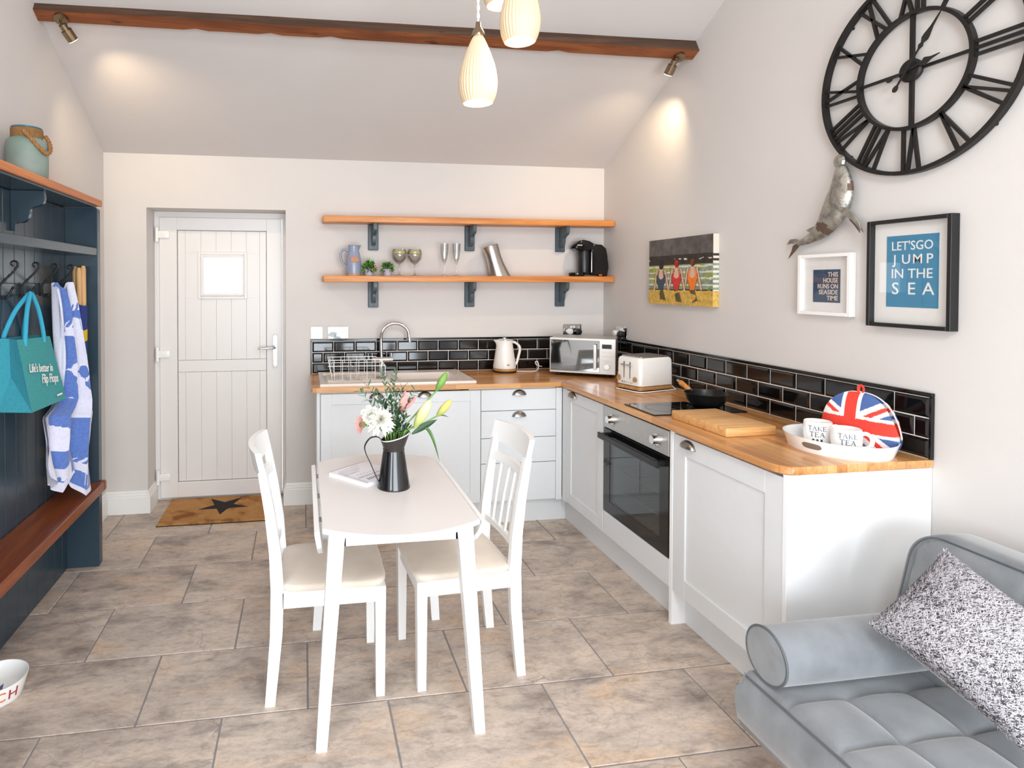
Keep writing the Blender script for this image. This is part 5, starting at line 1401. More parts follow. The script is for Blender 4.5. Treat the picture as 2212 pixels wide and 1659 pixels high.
for i in range(26000):
    u, v = rnd.random(), rnd.random()
    if rnd.random() < 0.10: u = rnd.choice((rnd.uniform(0, 0.02), rnd.uniform(0.98, 1))) if rnd.random() < .5 else u; v = v if u < 0.02 or u > 0.98 else rnd.choice((rnd.uniform(0, .02), rnd.uniform(.98, 1)))
    p = cush(u, v, 1); du = (cush(min(1, u + .02), v, 1) - cush(max(0, u - .02), v, 1)); dv = (cush(u, min(1, v + .02), 1) - cush(u, max(0, v - .02), 1)); n_ = du.cross(dv)
    if n_.length < 1e-9: continue
    n_.normalize()
    if n_.dot(CN) < 0: n_ = -n_
    w_ = 0.6 + rnd.uniform(-0.8, 0.8); lay = (du.normalized() * math.cos(w_ + rnd.uniform(-.9, .9)) + dv.normalized() * math.sin(w_ + rnd.uniform(-.9, .9)))
    l = rnd.uniform(0.010, 0.019); sd = n_.cross(lay).normalized() * rnd.uniform(0.0009, 0.0016); md = p + (n_ * 0.55 + lay * 0.45) * l * 0.55; tp = p + (n_ * 0.42 + lay * 0.9) * l
    vv = [b.verts.new(q) for q in (p - sd, p + sd, md + sd * 0.8, md - sd * 0.8)]; t1 = b.verts.new(tp)
    dark = rnd.random() < 0.27 + 0.22 * max(0, pnoise(Vector((u * 3, v * 3, 9))))
    f = b.faces.new(vv); f.material_index = 1 if dark else 0; f = b.faces.new((vv[3], vv[2], t1)); f.material_index = 1 if dark else 0
o = obj('fur', b, ['fur_light', 'fur_dark'], cu); o['kind'] = 'stuff'
# ------------------------------------------------------------------ blue hall unit on the left wall
UX, PX = -1.091, -1.252           # front of the side panel, face of the boarding
UY0, UY1 = 1.30, 3.490
hu = thing('hall_unit', 'dark blue boarded hall unit with hooks, shelves and a wooden bench', 'coat rack', (-1.19, 2.4, 0), world=True)
obj('back_batten', bx(XL + 0.001, PX - 0.006, UY0, 3.44, 0.0, 1.934), 'unit_blue', hu)
y = 3.4385
k = 0
while y > UY0 + 0.01:
    y_n = 3.369 - 0.0998 * k if True else y; lo = max(y_n, UY0); k += 1
    if y - lo > 0.01: obj('board', bx(PX - 0.008, PX, lo + 0.0012, y - 0.0012, 0.0, 1.933, bev=0.0028), 'unit_blue', hu)
    y = lo
b = NB(); prism(b, rrect(XL + 0.002, UX, 0.0, 1.934, 0.012, 4), 3.440, UY1, 'xzy', bev=0.003); obj('side_panel', b, 'unit_blue', hu)
b = NB(); box(b, XL + 0.002, UX, UY0 - 0.04, UY0, 0.0, 1.934, bev=0.003); obj('side_panel', b, 'unit_blue', hu)
b = NB(); prism(b, rrect(XL + 0.001, UX + 0.012, UY0 - 0.05, UY1 + 0.004, 0.010, 3), 1.944, 1.978, 'xyz', bev=0.003); obj('top_board', b, 'unit_top_wood', hu)
obj('top_lining', bx(XL + 0.002, UX - 0.002, UY0, 3.44, 1.934, 1.9435), 'unit_blue', hu)
obj('middle_shelf', bx(PX, UX - 0.002, UY0, 3.4395, 1.678, 1.718, bev=0.002), 'unit_blue', hu)
b = NB(); prism(b, rrect(PX + 0.0005, -1.061, UY0 - 0.03, 3.4395, 0.012, 3), 0.412, 0.462, 'xyz', bev=0.006, seg=2); prism(b, [(UX + 0.0005, 3.4395), (-1.061, 3.4395), (-1.061, 3.465), (-1.068, 3.474), (UX + 0.0005, 3.474)], 0.412, 0.462, 'xyz', bev=0.004)
obj('bench_seat', b, 'bench_wood', hu)
obj('hook_rail', bx(PX, PX + 0.016, UY0, 3.4395, 1.478, 1.530, bev=0.002), 'unit_blue', hu)
for yb in (2.85, 1.75):
    pts = [(PX, 1.9335), (PX + 0.135, 1.9335), (PX + 0.137, 1.905)]
    pts += [(PX + p.x, p.y) for p in catmull([(0.137, 1.898, 0), (0.132, 1.880, 0), (0.114, 1.868, 0), (0.092, 1.862, 0), (0.080, 1.850, 0), (0.076, 1.828, 0), (0.066, 1.806, 0), (0.048, 1.794, 0), (0.018, 1.792, 0)], 3)]
    pts += [(PX + 0.018, 1.758), (PX, 1.758)]
    b = NB(); prism(b, pts, yb - 0.012, yb + 0.012, 'xzy', bev=0.002); obj('scrolled_bracket', b, 'unit_blue', hu)
# wrought hooks
def hook(y):
    x0 = PX + 0.017; z0 = 1.500
    h = None
    b = NB(); prism(b, rrect(y - 0.009, y + 0.009, z0 - 0.030, z0 + 0.032, 0.006, 3), x0 - 0.001, x0 + 0.004, 'yzx'); box(b, x0, x0 + 0.016, y - 0.006, y + 0.006, z0 - 0.022, z0 + 0.022, bev=0.003)
    h = obj('coat_hook', b, 'black_iron', hu, 40)
    path = [(x0 + 0.006, y, z0 + 0.012), (x0 + 0.022, y, z0 + 0.034), (x0 + 0.045, y, z0 + 0.058), (x0 + 0.066, y, z0 + 0.080), (x0 + 0.079, y, z0 + 0.100)]
    c = Vector((x0 + 0.064, y, z0 + 0.108))
    for i in range(13):
        a = -0.35 + 0.42 * i; rr_ = 0.0175 * (1 - i / 17.0); path.append((c.x + rr_ * math.cos(a), y, c.z + rr_ * math.sin(a)))
    cp = catmull(path, 4); n = len(cp); rads = []
    for i in range(n):
        t = i / n; base = 0.0052 - 0.002 * t
        if 0.06 < t < 0.2: base *= 1 + 0.28 * math.sin(i * 2.4)
        rads.append(base)
    b = NB(); tube(b, cp, rads, 8); obj('scroll_arm', b, 'black_iron', h, 60)
    b = NB(); tube(b, catmull([(x0 + 0.006, y, z0 - 0.016), (x0 + 0.016, y, z0 - 0.030), (x0 + 0.036, y, z0 - 0.030), (x0 + 0.050, y, z0 - 0.010), (x0 + 0.060, y, z0 + 0.010), (x0 + 0.068, y, z0 + 0.014)], 5), [0.0050] * 20 + [0.0055, 0.006, 0.0065, 0.006, 0.005, 0.003], 8); obj('lower_hook', b, 'black_iron', h, 60)
for y in (3.274, 3.081, 2.878, 2.677, 2.477, 2.277): hook(y)

# tote bag on the second hook
A_, B_, C_, D_ = Vector((-1.172, 2.700, 1.296)), Vector((-1.172, 3.030, 1.283)), Vector((-1.114, 3.060, 0.985)), Vector((-1.114, 2.696, 0.993))
tbg = thing('tote_bag', 'turquoise jute tote bag with white script hanging from a hook', 'bag', (-1.17, 2.87, 0.98), world=True)
Wx = PX + 0.006
A2, B2, C2, D2 = Vector((Wx, 2.700, 1.302)), Vector((Wx, 3.030, 1.29)), Vector((Wx, 3.060, 0.99)), Vector((Wx, 2.696, 0.998))
def quad(p, q, r, s, n=14, m=14, bul=0.0, nrm=(1, 0, 0)):
    def f(u, v):
        w = p * (1 - u) * (1 - v) + q * u * (1 - v) + r * u * v + s * (1 - u) * v
        return w + Vector(nrm) * (bul * 4 * u * (1 - u) * (0.25 + v) * (1.2 - v) + 0.002 * pnoise(w * 14))
    b = NB(); grid(b, f, n, m); return b
obj('front_face', quad(A_, B_, C_, D_, bul=0.006), 'jute_green', tbg)
obj('back_face', quad(A2, B2, C2, D2), 'jute_teal', tbg)
b = NB(); mid_t, mid_b = (A_ + A2) / 2 + Vector((0, 0.02, 0)), (D_ + D2) / 2 + Vector((0, -0.004, 0))
mt = A_ * 0.5 + A2 * 0.5 + Vector((0, 0.03, -0.16))
for tri in ((A2, mid_t, mt, D2), (mid_t, A_, D_, mt)): b.faces.new([b.verts.new(q) for q in tri])
b.faces.new([b.verts.new(q) for q in (mt, D_, D2)]); obj('side_gusset', b, 'jute_teal', tbg)
b = NB(); b.faces.new([b.verts.new(q) for q in (B_, B2, C2, C_)]); b.faces.new([b.verts.new(q) for q in (D_, C_, C2, D2)]); obj('base_and_far_gusset', b, 'jute_teal', tbg)
for y0, y1, xx in ((2.768, 2.955, -1.169), (2.745, 2.930, Wx + 0.004)):
    top = Vector((PX + 0.052, 2.878, 1.481)) if xx < -1.2 else Vector((PX + 0.064, 2.878, 1.487))
    b = NB(); tube(b, catmull([(xx, y0, 1.262), (xx, y0 + 0.005, 1.31), (xx + (top.x - xx) * .5, (y0 + top.y) / 2 - .01, 1.41), (top.x, top.y - 0.010, top.z - 0.006), tuple(top), (top.x, top.y + 0.010, top.z - 0.006), (xx + (top.x - xx) * .5, (y1 + top.y) / 2 + .01, 1.41), (xx, y1 - 0.005, 1.31), (xx, y1, 1.262)], 6), 0.010, 10, flat=0.7); obj('handle', b, 'webbing_blue', tbg, 60)
ux = (B_ - A_).normalized(); uy = (A_ - D_).normalized(); nrm = ux.cross(uy)
if nrm.x < 0: nrm = -nrm
lt = NB()
def on_bag(u, v): return A_ * (1 - u) * (1 - v) + B_ * u * (1 - v) + C_ * u * v + D_ * (1 - u) * v + Vector((0.0105 * (1 - abs(u - .5)), 0, 0.0)) + nrm * 0.0015
for s, u, v, sz in (("Life's better in", 0.42, 0.44, 0.052), ('Flip Flops', 0.60, 0.62, 0.058)):
    t = text_bm(s, sz, bold=0.0006, shear=0.28, xs=0.76); xf(t, Rz(-0.08)); merge(lt, t, frame_from(on_bag(u, v), ux, uy))
for k in range(8): t = bx(-0.003, 0.003, -0.004 if k % 3 else -0.005, 0.004, 0, 0.0006); merge(lt, t, frame_from(on_bag(0.70 + k * 0.022, 0.895), ux, uy))
obj('lettering', lt, 'print_white', tbg)

# gull towel over the last two hooks
def lerp_tab(tab, t):
    for (a, *p), (c, *q) in zip(tab, tab[1:]):
        if t <= c: k = (t - a) / (c - a); return [x + (w - x) * k for x, w in zip(p, q)]
    return list(tab[-1][1:])
LT = [(0, -1.168, 3.035, 1.500), (0.17, -1.166, 3.062, 1.342), (0.40, -1.163, 3.078, 1.128), (0.54, -1.163, 3.072, 0.99), (0.58, -1.163, 2.99, 0.955), (0.61, -1.163, 2.890, 0.930), (0.70, -1.165, 2.930, 0.82), (0.85, -1.163, 2.935, 0.72), (1.0, -1.160, 2.960, 0.640)]
RT = [(0, -1.150, 3.225, 1.500), (0.17, -1.130, 3.262, 1.335), (0.40, -1.095, 3.285, 1.08), (0.60, -1.072, 3.320, 0.86), (0.66, -1.070, 3.290, 0.80), (0.75, -1.068, 3.272, 0.70), (0.87, -1.068, 3.268, 0.61), (1.0, -1.066, 3.262, 0.515)]
def towel(u, v, back=0):
    l, r = Vector(lerp_tab(LT, v)), Vector(lerp_tab(RT, v))
    p = l + (r - l) * u
    # hem: two hanging points with a notch between
    hem = [(0, 0.0), (0.16, -0.045), (0.32, -0.060), (0.44, 0.030), (0.52, 0.04), (0.64, -0.03), (0.76, -0.070), (0.88, -0.040), (1.0, 0.02)]
    hz = lerp_tab(hem, u)[0]; p.z += hz * max(0, (v - 0.62) / 0.38) ** 1.3
    gather = 1 - 0.55 * math.exp(-v * 9)
    fold = 0.027 * math.sin(u * PI * 5.2 + 0.9 + 0.8 * math.sin(v * 3)) * gather + 0.007 * math.sin(u * 31 + v * 5)
    saddle = (0.020 * (1 - (2 * u - 1) ** 2) - 0.018) * math.exp(-v * 16)             # two peaks on the hooks
    p.z += (0.034 * math.exp(-((u - 0.24) / 0.14) ** 2) + 0.036 * math.exp(-((u - 0.80) / 0.13) ** 2) - 0.030 * math.exp(-((u - 0.53) / 0.10) ** 2)) * math.exp(-v * 12)
    p.x += fold + 0.012 * (1 - v) - back * 0.012
    p.y += 0.010 * math.cos(u * PI * 5.2 + v * 4) * gather + 0.006 * math.sin(v * 23) * (1 - abs(2 * u - 1)) + 0.009 * math.sin(v * 17 + 2) * (u < 0.03 or u > 0.97)
    return p
def hatch(u, v): return (math.sin(u * 95 + v * 150) > 0.15)
def gull(u, v, cu_, cv_, s, fl=1):
    """0 none, 1 solid body, 2 hatched wing"""
    du, dv = (u - cu_) * 1.0 / s * fl, (v - cv_) * 1.55 / s
    if (du / 0.16) ** 2 + (dv / 0.085) ** 2 < 1: return 1 if dv > -0.01 else 2
    if ((du - 0.15) / 0.06) ** 2 + ((dv + 0.10) / 0.06) ** 2 < 1: return 1
    if abs(du - 0.11) < 0.045 and -0.10 < dv < 0.02: return 1
    if 0.2 < du < 0.27 and abs(dv + 0.10) < 0.012 * (0.28 - du) / 0.07: return 1
    if du < -0.1 and du > -0.27 and abs(dv - 0.02 + du * 0.2) < 0.03 * (0.27 + du) / 0.17: return 1
    if 0.08 < dv < 0.20 and (abs(du - 0.02) < 0.008 or abs(du + 0.03) < 0.008): return 1
    return 0
GULLS = [(0.44, 0.20, 0.80, 1), (0.50, 0.46, 0.85, -1), (0.76, 0.84, 0.85, 1)]
GULLW = [(0.80, 0.12, 0.7, 1), (0.84, 0.46, 0.8, -1), (0.22, 0.92, 0.5, -1)]
def tcls(u, v):
    if v > 0.972: return 1
    edge = 0.13 + 0.02 * math.sin(v * 9)
    blue = (edge < u < 0.64 + 0.05 * math.sin(v * 6 + 1)) or (v > 0.62 and 0.50 < u < 0.97)
    if v > 0.58 and u < 0.42 and not (v < 0.68 and u > 0.2): blue = (0.76 < v < 0.86 and 0.2 < u < 0.45)
    if v < 0.72 and abs(v - 0.66 - (u - 0.2) * 0.1) < 0.018 and u < 0.44: return 1
    for g in (GULLS if blue else GULLW):
        k = gull(u, v, *g)
        if k == 1: return 1 if blue else 0
        if k == 2: return (1 if hatch(u, v) else 0) if blue else (0 if hatch(u, v) else 1)
    return 0 if blue else 1
tw = thing('beach_towel', 'blue and white towel with gull print hanging over the hooks', 'towel', (-1.12, 3.12, 0.47), world=True)
b = NB(); grid(b, towel, 130, 240, tcls); obj('front_layer', b, ['towel_blue', 'towel_white'], tw)
b = NB(); grid(b, lambda u, v: towel(0.02 + 0.96 * u, v * 0.97, 1), 40, 80, lambda u, v: 1); obj('inner_layer', b, ['towel_blue', 'towel_white'], tw)

# rolled windbreak in the corner
wb = thing('windbreak', 'rolled striped windbreak on wooden poles standing in the hall unit', 'windbreak', (-1.165, 3.395, 0.463), world=True)
for x, y, tz in ((-1.190, 3.402, 1.618), (-1.166, 3.384, 1.612), (-1.150, 3.404, 1.622)):
    b = NB(); tube(b, [(x + 0.004, y, 0.463), (x, y, tz - 0.02), (x, y, tz)], [0.0135, 0.0135, 0.009], 12); obj('pole', b, 'pole_wood', wb, 50)
def roll(u, v):
    a = 2 * PI * u; r_ = 0.034 + 0.003 * math.sin(5 * a) ; z = 0.52 + 0.895 * v
    return (-1.168 + r_ * 0.95 * math.cos(a) + 0.006 * v - 0.002, 3.396 + r_ * 0.95 * math.sin(a), z + 0.004 * math.sin(3 * a))
def bands(u, v):
    z = 0.52 + 0.895 * v
    for z0, z1, m in ((1.225, 1.285, 1), (1.118, 1.152, 2), (1.065, 1.118, 3), (0.93, 0.985, 1), (0.83, 0.86, 2), (0.78, 0.83, 3), (0.62, 0.68, 1)):
        if z0 < z < z1: return m
    return 0
b = NB(); grid(b, roll, 28, 90, bands, closed_u=True); obj('striped_cloth', b, ['cloth_navy', 'cloth_yellow', 'cloth_green', 'cloth_red'], wb)

# frosted jar with rope handle
jr = thing('glass_jar', 'frosted aqua glass jar with rope handle on top of the hall unit', 'jar', (-1.192, 2.860, 1.978))
b = NB(); lathe(b, [(0, 0.0), (0.088, 0.0), (0.094, 0.008), (0.096, 0.06), (0.096, 0.165), (0.092, 0.190), (0.078, 0.206), (0.070, 0.212), (0.068, 0.262), (0.0655, 0.262), (0.066, 0.215), (0.088, 0.188), (0.092, 0.16), (0.090, 0.012), (0, 0.010)], 40); obj('body', b, 'frosted_aqua', jr, 40)
b = NB(); tube(b, [(0.067 * math.cos(a), 0.067 * math.sin(a), 0.262) for a in [2 * PI * i / 36 for i in range(36)]], 0.0045, 8, closed=True); obj('glass_rim', b, plain('aqua_rim', (70, 140, 160), 0.1, Transmission_Weight=0.4), jr, 60)
b = NB()
for k in range(10): tube(b, [(0.0705 * math.cos(a), 0.0705 * math.sin(a), 0.2135 + k * 0.0046) for a in [2 * PI * i / 30 for i in range(30)]], 0.0026, 6, closed=True)
obj('twine_wrap', b, 'jute_twine', jr, 60)
hc = catmull([(0.040, -0.064, 0.238), (0.070, -0.060, 0.205), (0.098, -0.035, 0.160), (0.108, 0.0, 0.135), (0.104, 0.035, 0.150), (0.080, 0.060, 0.195), (0.050, 0.066, 0.236)], 8)
b = NB(); n = len(hc)
for ph in (0, 2.09, 4.19):
    P_ = []
    for i, p in enumerate(hc):
        t_ = (hc[min(n - 1, i + 1)] - hc[max(0, i - 1)]).normalized(); u_ = t_.orthogonal().normalized(); w_ = t_.cross(u_); a = ph + i * 0.75
        P_.append(p + (u_ * math.cos(a) + w_ * math.sin(a)) * 0.0055)
    tube(b, P_, 0.0062, 7)
xf(b, Rz(-0.35)); obj('rope_handle', b, 'rope', jr, 60)
b = NB(); cyl(b, (0.041, -0.064, 0.240), (0.052, -0.066, 0.222), 0.008, seg=10); xf(b, Rz(-0.35)); obj('ferrule', b, 'pale_metal', jr, 60)
b = NB(); prism(b, [(0, 0.12), (0.018, 0.105), (0.022, 0.075), (0.036, 0.045), (0.018, 0.065), (0.004, 0.09)], -0.001, 0.001, 'xzy'); xf(b, T(0.0965 * math.cos(0.55), 0.0965 * math.sin(0.55), 0) @ Rz(0.55 + PI / 2)); obj('printed_motif', b, 'ink_grey', jr)

for ch in jr.children: ch.scale = (0.86, 0.86, 0.86)

# dog bowl
bw = thing('pet_bowl', 'white pet bowl with coloured letters on the floor by the hall unit', 'bowl', (-1.128, 2.415, 0))
b = NB(); lathe(b, [(0, 0.0), (0.083, 0.0), (0.086, 0.004), (0.103, 0.070), (0.1035, 0.073), (0.100, 0.073), (0.082, 0.012), (0, 0.010)], 44); obj('bowl', b, 'china', bw, 40)
b = NB(); st = []
for i in range(10): a = i * PI / 5 + 0.3; r_ = 0.052 if i % 2 == 0 else 0.020; st.append((r_ * math.cos(a), r_ * math.sin(a)))
prism(b, st, 0.0105, 0.0115); obj('star_print', b, 'bone_print_blue', bw)
for ch, a, m in (('B', -2.35, 'print_orange'), ('E', -1.95, 'print_red'), ('A', -1.50, 'print_pale_blue'), ('C', -1.02, 'print_orange'), ('H', -0.58, 'print_red')):
    t = text_bm(ch, 0.052, bold=0.0004); 
    for v in t.verts:                                          # wrap on the flared side
        z = 0.037 + v.co.y; an = a + v.co.x / 0.095; rr_ = 0.0853 + 0.0175 * (z - 0.002) / 0.07 + 0.0012 + v.co.z
        v.co = Vector((rr_ * math.cos(an), rr_ * math.sin(an), z))
    obj('letter', t, m, bw)
# ------------------------------------------------------------------ on the worktop
sk = thing('inset_sink', 'white ceramic inset sink with ribbed drainer', 'sink', (0.585, 3.90, WZ), world=True)
X0, X1, Y0, Y1 = 0.097, 1.070, 3.652, 4.160
bx0, bx1, by0, by1 = 0.60, 0.985, 3.765, 4.04
b = NB(); z1 = WZ + 0.016
for q in ((X0, bx0, Y0, Y0 + 0.035), (X0, bx0, Y1 - 0.06, Y1), (X0, X0 + 0.03, Y0 + 0.035, Y1 - 0.06), (bx0 - 0.045, bx0, Y0 + 0.035, Y1 - 0.06), (bx0, bx1, Y0, by0), (bx0, bx1, by1, Y1), (bx1, X1, Y0, Y1)):
    box(b, q[0], q[1], q[2], q[3], WZ + 0.0003, z1)
obj('rim', b, 'sink_ceramic', sk)
b = NB(); box(b, X0 + 0.028, bx0 - 0.043, Y0 + 0.033, Y1 - 0.058, WZ + 0.0003, WZ + 0.008)
for k in range(9): box(b, X0 + 0.05, bx0 - 0.06, Y0 + 0.06 + k * 0.042, Y0 + 0.078 + k * 0.042, WZ + 0.008, WZ + 0.011, bev=0.001)
obj('drainer', b, 'sink_ceramic', sk)
b = NB()
for q in ((bx0 - 0.006, bx0, by0, by1), (bx1, bx1 + 0.006, by0, by1), (bx0 - 0.006, bx1 + 0.006, by0 - 0.006, by0), (bx0 - 0.006, bx1 + 0.006, by1, by1 + 0.006)): box(b, q[0], q[1], q[2], q[3], WZ - 0.17, WZ + 0.0002)
box(b, bx0 - 0.006, bx1 + 0.006, by0 - 0.006, by1 + 0.006, WZ - 0.176, WZ - 0.17); obj('bowl', b, 'sink_ceramic', sk)
tp = thing('mixer_tap', 'chrome swan neck mixer tap behind the sink', 'tap', (0.530, 4.112, WZ + 0.016))
b = NB(); lathe(b, [(0, 0), (0.026, 0), (0.026, 0.006), (0.020, 0.012), (0.020, 0.085), (0.016, 0.092), (0, 0.092)], 24); obj('body', b, 'chrome', tp, 40)
P_ = [(0, 0, 0.085), (-0.004, 0, 0.16), (-0.004, 0, 0.24)] + [(0.092 - 0.096 * math.cos(a), -0.01, 0.250 + 0.085 * math.sin(a)) for a in [PI * i / 12 for i in range(1, 12)]] + [(0.190, -0.012, 0.225), (0.194, -0.013, 0.205)]
b = NB(); tube(b, catmull(P_, 3), 0.0115, 14); obj('spout', b, 'chrome', tp, 60)
b = NB(); cyl(b, (-0.062, 0, 0.085), (0.075, 0, 0.085), 0.019, seg=20); obj('cross_body', b, 'chrome', tp, 40)
for s in (-1, 1):
    b = NB(); cyl(b, (s * 0.066, 0, 0.09), (s * 0.066, 0, 0.130), 0.0035, seg=10); obj('lever', b, 'chrome', tp, 40)
# dish rack
rk = thing('dish_rack', 'clear plastic and white wire dish rack on the drainer', 'dish rack', (0.325, 3.90, WZ + 0.011), world=True)
b = NB(); zb = WZ + 0.0135
for yy in (3.82, 3.99):
    tube(b, [(0.155, yy, zb + 0.125), (0.475, yy, zb + 0.125)], 0.0025, 8); tube(b, [(0.150, yy, zb + 0.088), (0.515, yy, zb + 0.085)], 0.0025, 8)
    for k in range(6): tube(b, [(0.19 + k * 0.052, yy, zb), (0.19 + k * 0.052, yy, zb + 0.125)], 0.0017, 6)
    tube(b, [(0.475, yy, zb + 0.125), (0.515, yy, zb + 0.085), (0.515, yy, zb)], 0.0025, 8); tube(b, [(0.155, yy, zb + 0.125), (0.178, yy, zb)], 0.0025, 8)
for k in range(8): tube(b, [(0.178 + k * 0.048, 3.82, zb), (0.178 + k * 0.048, 3.99, zb)], 0.0017, 6)
for xx in (0.155, 0.475): tube(b, [(xx, 3.82, zb + 0.125), (xx, 3.99, zb + 0.125)], 0.0025, 8)
obj('wire_frame', b, 'white_plastic', rk, 60)
b = NB(); prism(b, [(0.172, zb + 0.12), (0.198, zb), (0.186, zb), (0.158, zb + 0.12)], 3.83, 3.98, 'xzy'); obj('clear_side', b, 'acrylic', rk)
b = NB(); arch = [(0.262, zb), (0.268, zb + 0.08), (0.30, zb + 0.095), (0.335, zb + 0.06), (0.36, zb), (0.345, zb), (0.322, zb + 0.045), (0.302, zb + 0.062), (0.288, zb + 0.045), (0.284, zb)]
prism(b, arch, 3.805, 3.812, 'xzy'); obj('clear_divider', b, 'acrylic', rk)
b = NB(); lathe(b, [(0, 0), (0.030, 0), (0.034, 0.085), (0.031, 0.085), (0.028, 0.004), (0, 0.004)], 20, M=T(0.488, 3.86, zb + 0.001)); obj('cutlery_cup', b, 'acrylic', rk, 40)

# kettle
kt = thing('electric_kettle', 'cream electric kettle with wood effect band beside the microwave', 'kettle', (1.405, 4.095, WZ))
b = NB(); lathe(b, [(0, 0.0), (0.083, 0.0), (0.085, 0.004), (0.085, 0.008), (0.080, 0.012), (0, 0.012)], 36); obj('power_base', b, 'dark_plastic', kt, 40)
b = NB(); lathe(b, [(0, 0.012), (0.080, 0.012), (0.0815, 0.016), (0.080, 0.030), (0, 0.030)], 36); obj('wood_band', b, 'trim_wood', kt, 40)
b = NB(); vs = lathe(b, [(0, 0.030), (0.0800, 0.030), (0.0815, 0.036), (0.070, 0.110), (0.059, 0.185), (0.057, 0.205), (0.060, 0.224), (0.057, 0.226), (0.053, 0.218), (0, 0.218)], 36)
for v in vs:
    if v.co.z > 0.19 and v.co.x < -0.03: v.co.x -= 0.022 * max(0, 1 - abs(v.co.y) / 0.032) * (v.co.z - 0.19) / 0.036
obj('body', b, 'cream_enamel', kt, 40)
b = NB(); lathe(b, [(0, 0.218), (0.050, 0.218), (0.050, 0.228), (0.042, 0.232), (0.014, 0.234), (0.012, 0.242), (0, 0.243)], 30); obj('lid', b, 'chrome', kt, 40)
hp = catmull([(0.052, 0, 0.212), (0.080, 0, 0.205), (0.108, 0, 0.180), (0.112, 0, 0.150), (0.103, 0, 0.110), (0.090, 0, 0.065), (0.076, 0, 0.046)], 6)
b = NB(); tube(b, hp, 0.0115, 10, flat=(0.8, (0, 1, 0))); hdl = obj('handle', b, 'cream_enamel', kt, 60)
b = NB(); tube(b, [(p.x + 0.007, p.y, p.z + 0.002) for p in hp[3:-4]], 0.0085, 8, flat=(0.5, (0, 1, 0))); obj('wood_inlay', b, 'trim_wood', hdl, 60)
obj('badge', bx(-0.010, 0.012, -0.0800, -0.070, 0.052, 0.064), 'chrome', kt)
b = NB(); tube(b, catmull([(1.485, 4.07, WZ + 0.006), (1.56, 4.06, WZ + 0.005), (1.64, 4.08, WZ + 0.006), (1.665, 4.11, WZ + 0.035), (1.66, 4.12, WZ + 0.065), (1.645, 4.12, WZ + 0.06), (1.655, 4.12, WZ + 0.04), (1.70, 4.135, WZ + 0.026)], 6), 0.0036, 8)
xf(b, T(-1.405, -4.095, -WZ)); obj('cord', b, 'cord_white', kt, 60)

# microwave, turned across the corner
MA = math.atan2(-0.225, 0.356); MWw, MWd, MZ0, MZ1 = 0.421, 0.285, 0.026, 0.258
mw = thing('microwave_oven', 'silver microwave with mirror door turned across the worktop corner', 'microwave', (1.664, 3.904, WZ), MA)
obj('casing', bx(0.0, MWw, 0.012, MWd, MZ0, MZ1, bev=0.006, seg=2), 'brushed_steel', mw)
obj('fascia', bx(-0.002, MWw + 0.002, -0.008, 0.012, MZ0 - 0.002, MZ1 + 0.002, bev=0.004, seg=2), plain('silver_plastic', (214, 210, 206), 0.3, 0.3), mw)
md = obj('door', bx(0.006, 0.322, -0.014, -0.007, MZ0 + 0.012, MZ1 - 0.012, bev=0.001), 'mirror_dark', mw)
b = NB(); box(b, 0.286, 0.306, -0.046, -0.034, MZ0 + 0.030, MZ1 - 0.034, bev=0.004, seg=2); box(b, 0.290, 0.302, -0.036, -0.013, MZ0 + 0.034, MZ0 + 0.050); box(b, 0.290, 0.302, -0.036, -0.013, MZ1 - 0.056, MZ1 - 0.040); obj('door_handle', b, plain('silver_handle', (228, 226, 224), 0.2, 0.3), md)
pn = obj('control_panel', bx(0.326, 0.412, -0.0105, -0.007, MZ0 + 0.006, MZ1 - 0.006), plain('silver_panel', (224, 222, 219), 0.35, 0.2), mw)
obj('display', bx(0.338, 0.398, -0.0115, -0.010, MZ1 - 0.062, MZ1 - 0.034), 'black_gloss', pn)
for k in range(3):
    for sx in ((0.340, 0.366), (0.371, 0.397)) if k < 2 else ((0.342, 0.395),):
        obj('button', bx(sx[0], sx[1], -0.0118, -0.010, MZ1 - 0.088 - k * 0.030, MZ1 - 0.078 - k * 0.030, bev=0.001), 'silver_plastic', pn)
b = NB(); cyl(b, (0.368, -0.010, MZ0 + 0.052), (0.368, -0.026, MZ0 + 0.052), 0.0185, 0.017, 26); obj('dial', b, 'steel', pn, 40)
for fx, fy in ((0.05, 0.04), (0.37, 0.04), (0.05, 0.24), (0.37, 0.24)):
    b = NB(); cyl(b, (fx, fy, 0), (fx, fy, MZ0 + 0.002), 0.014, seg=12); obj('foot', b, 'rubber', mw)

# toaster
TA = 0.262
to = thing('toaster', 'white four slice toaster with wood effect base band', 'toaster', (2.006, 3.312, WZ), TA)
def rbox(x0, x1, y0, y1, z0, z1, r, taper=0.0, n=5):
    b = NB(); R_ = []
    for z, k, t in ((z0, 0, 0), (z1 - 0.018, 0, 1), (z1 - 0.006, 0.006, 1), (z1, 0.018, 1)):
        i = k + taper * t; R_.append([b.verts.new((x, y, z)) for x, y in rrect(x0 + i, x1 - i, y0 + i, y1 - i, max(0.004, r - k * 0.3), n)])
    m = len(R_[0])
    for p, q in zip(R_, R_[1:]):
        for i in range(m): b.faces.new((p[i], p[(i + 1) % m], q[(i + 1) % m], q[i]))
    b.faces.new(R_[0][::-1]); b.faces.new(R_[-1]); return b
obj('body', rbox(-0.133, 0.133, -0.096, 0.096, 0.034, 0.196, 0.026, 0.003), 'cream_enamel', to, 40)
obj('wood_band', rbox(-0.1335, 0.1335, -0.0965, 0.0965, 0.010, 0.034, 0.026), 'trim_wood', to, 30)
b = NB(); prism(b, rrect(-0.124, 0.124, -0.088, 0.088, 0.020), 0.0, 0.011, 'xyz'); obj('foot_ring', b, 'dark_plastic', to)
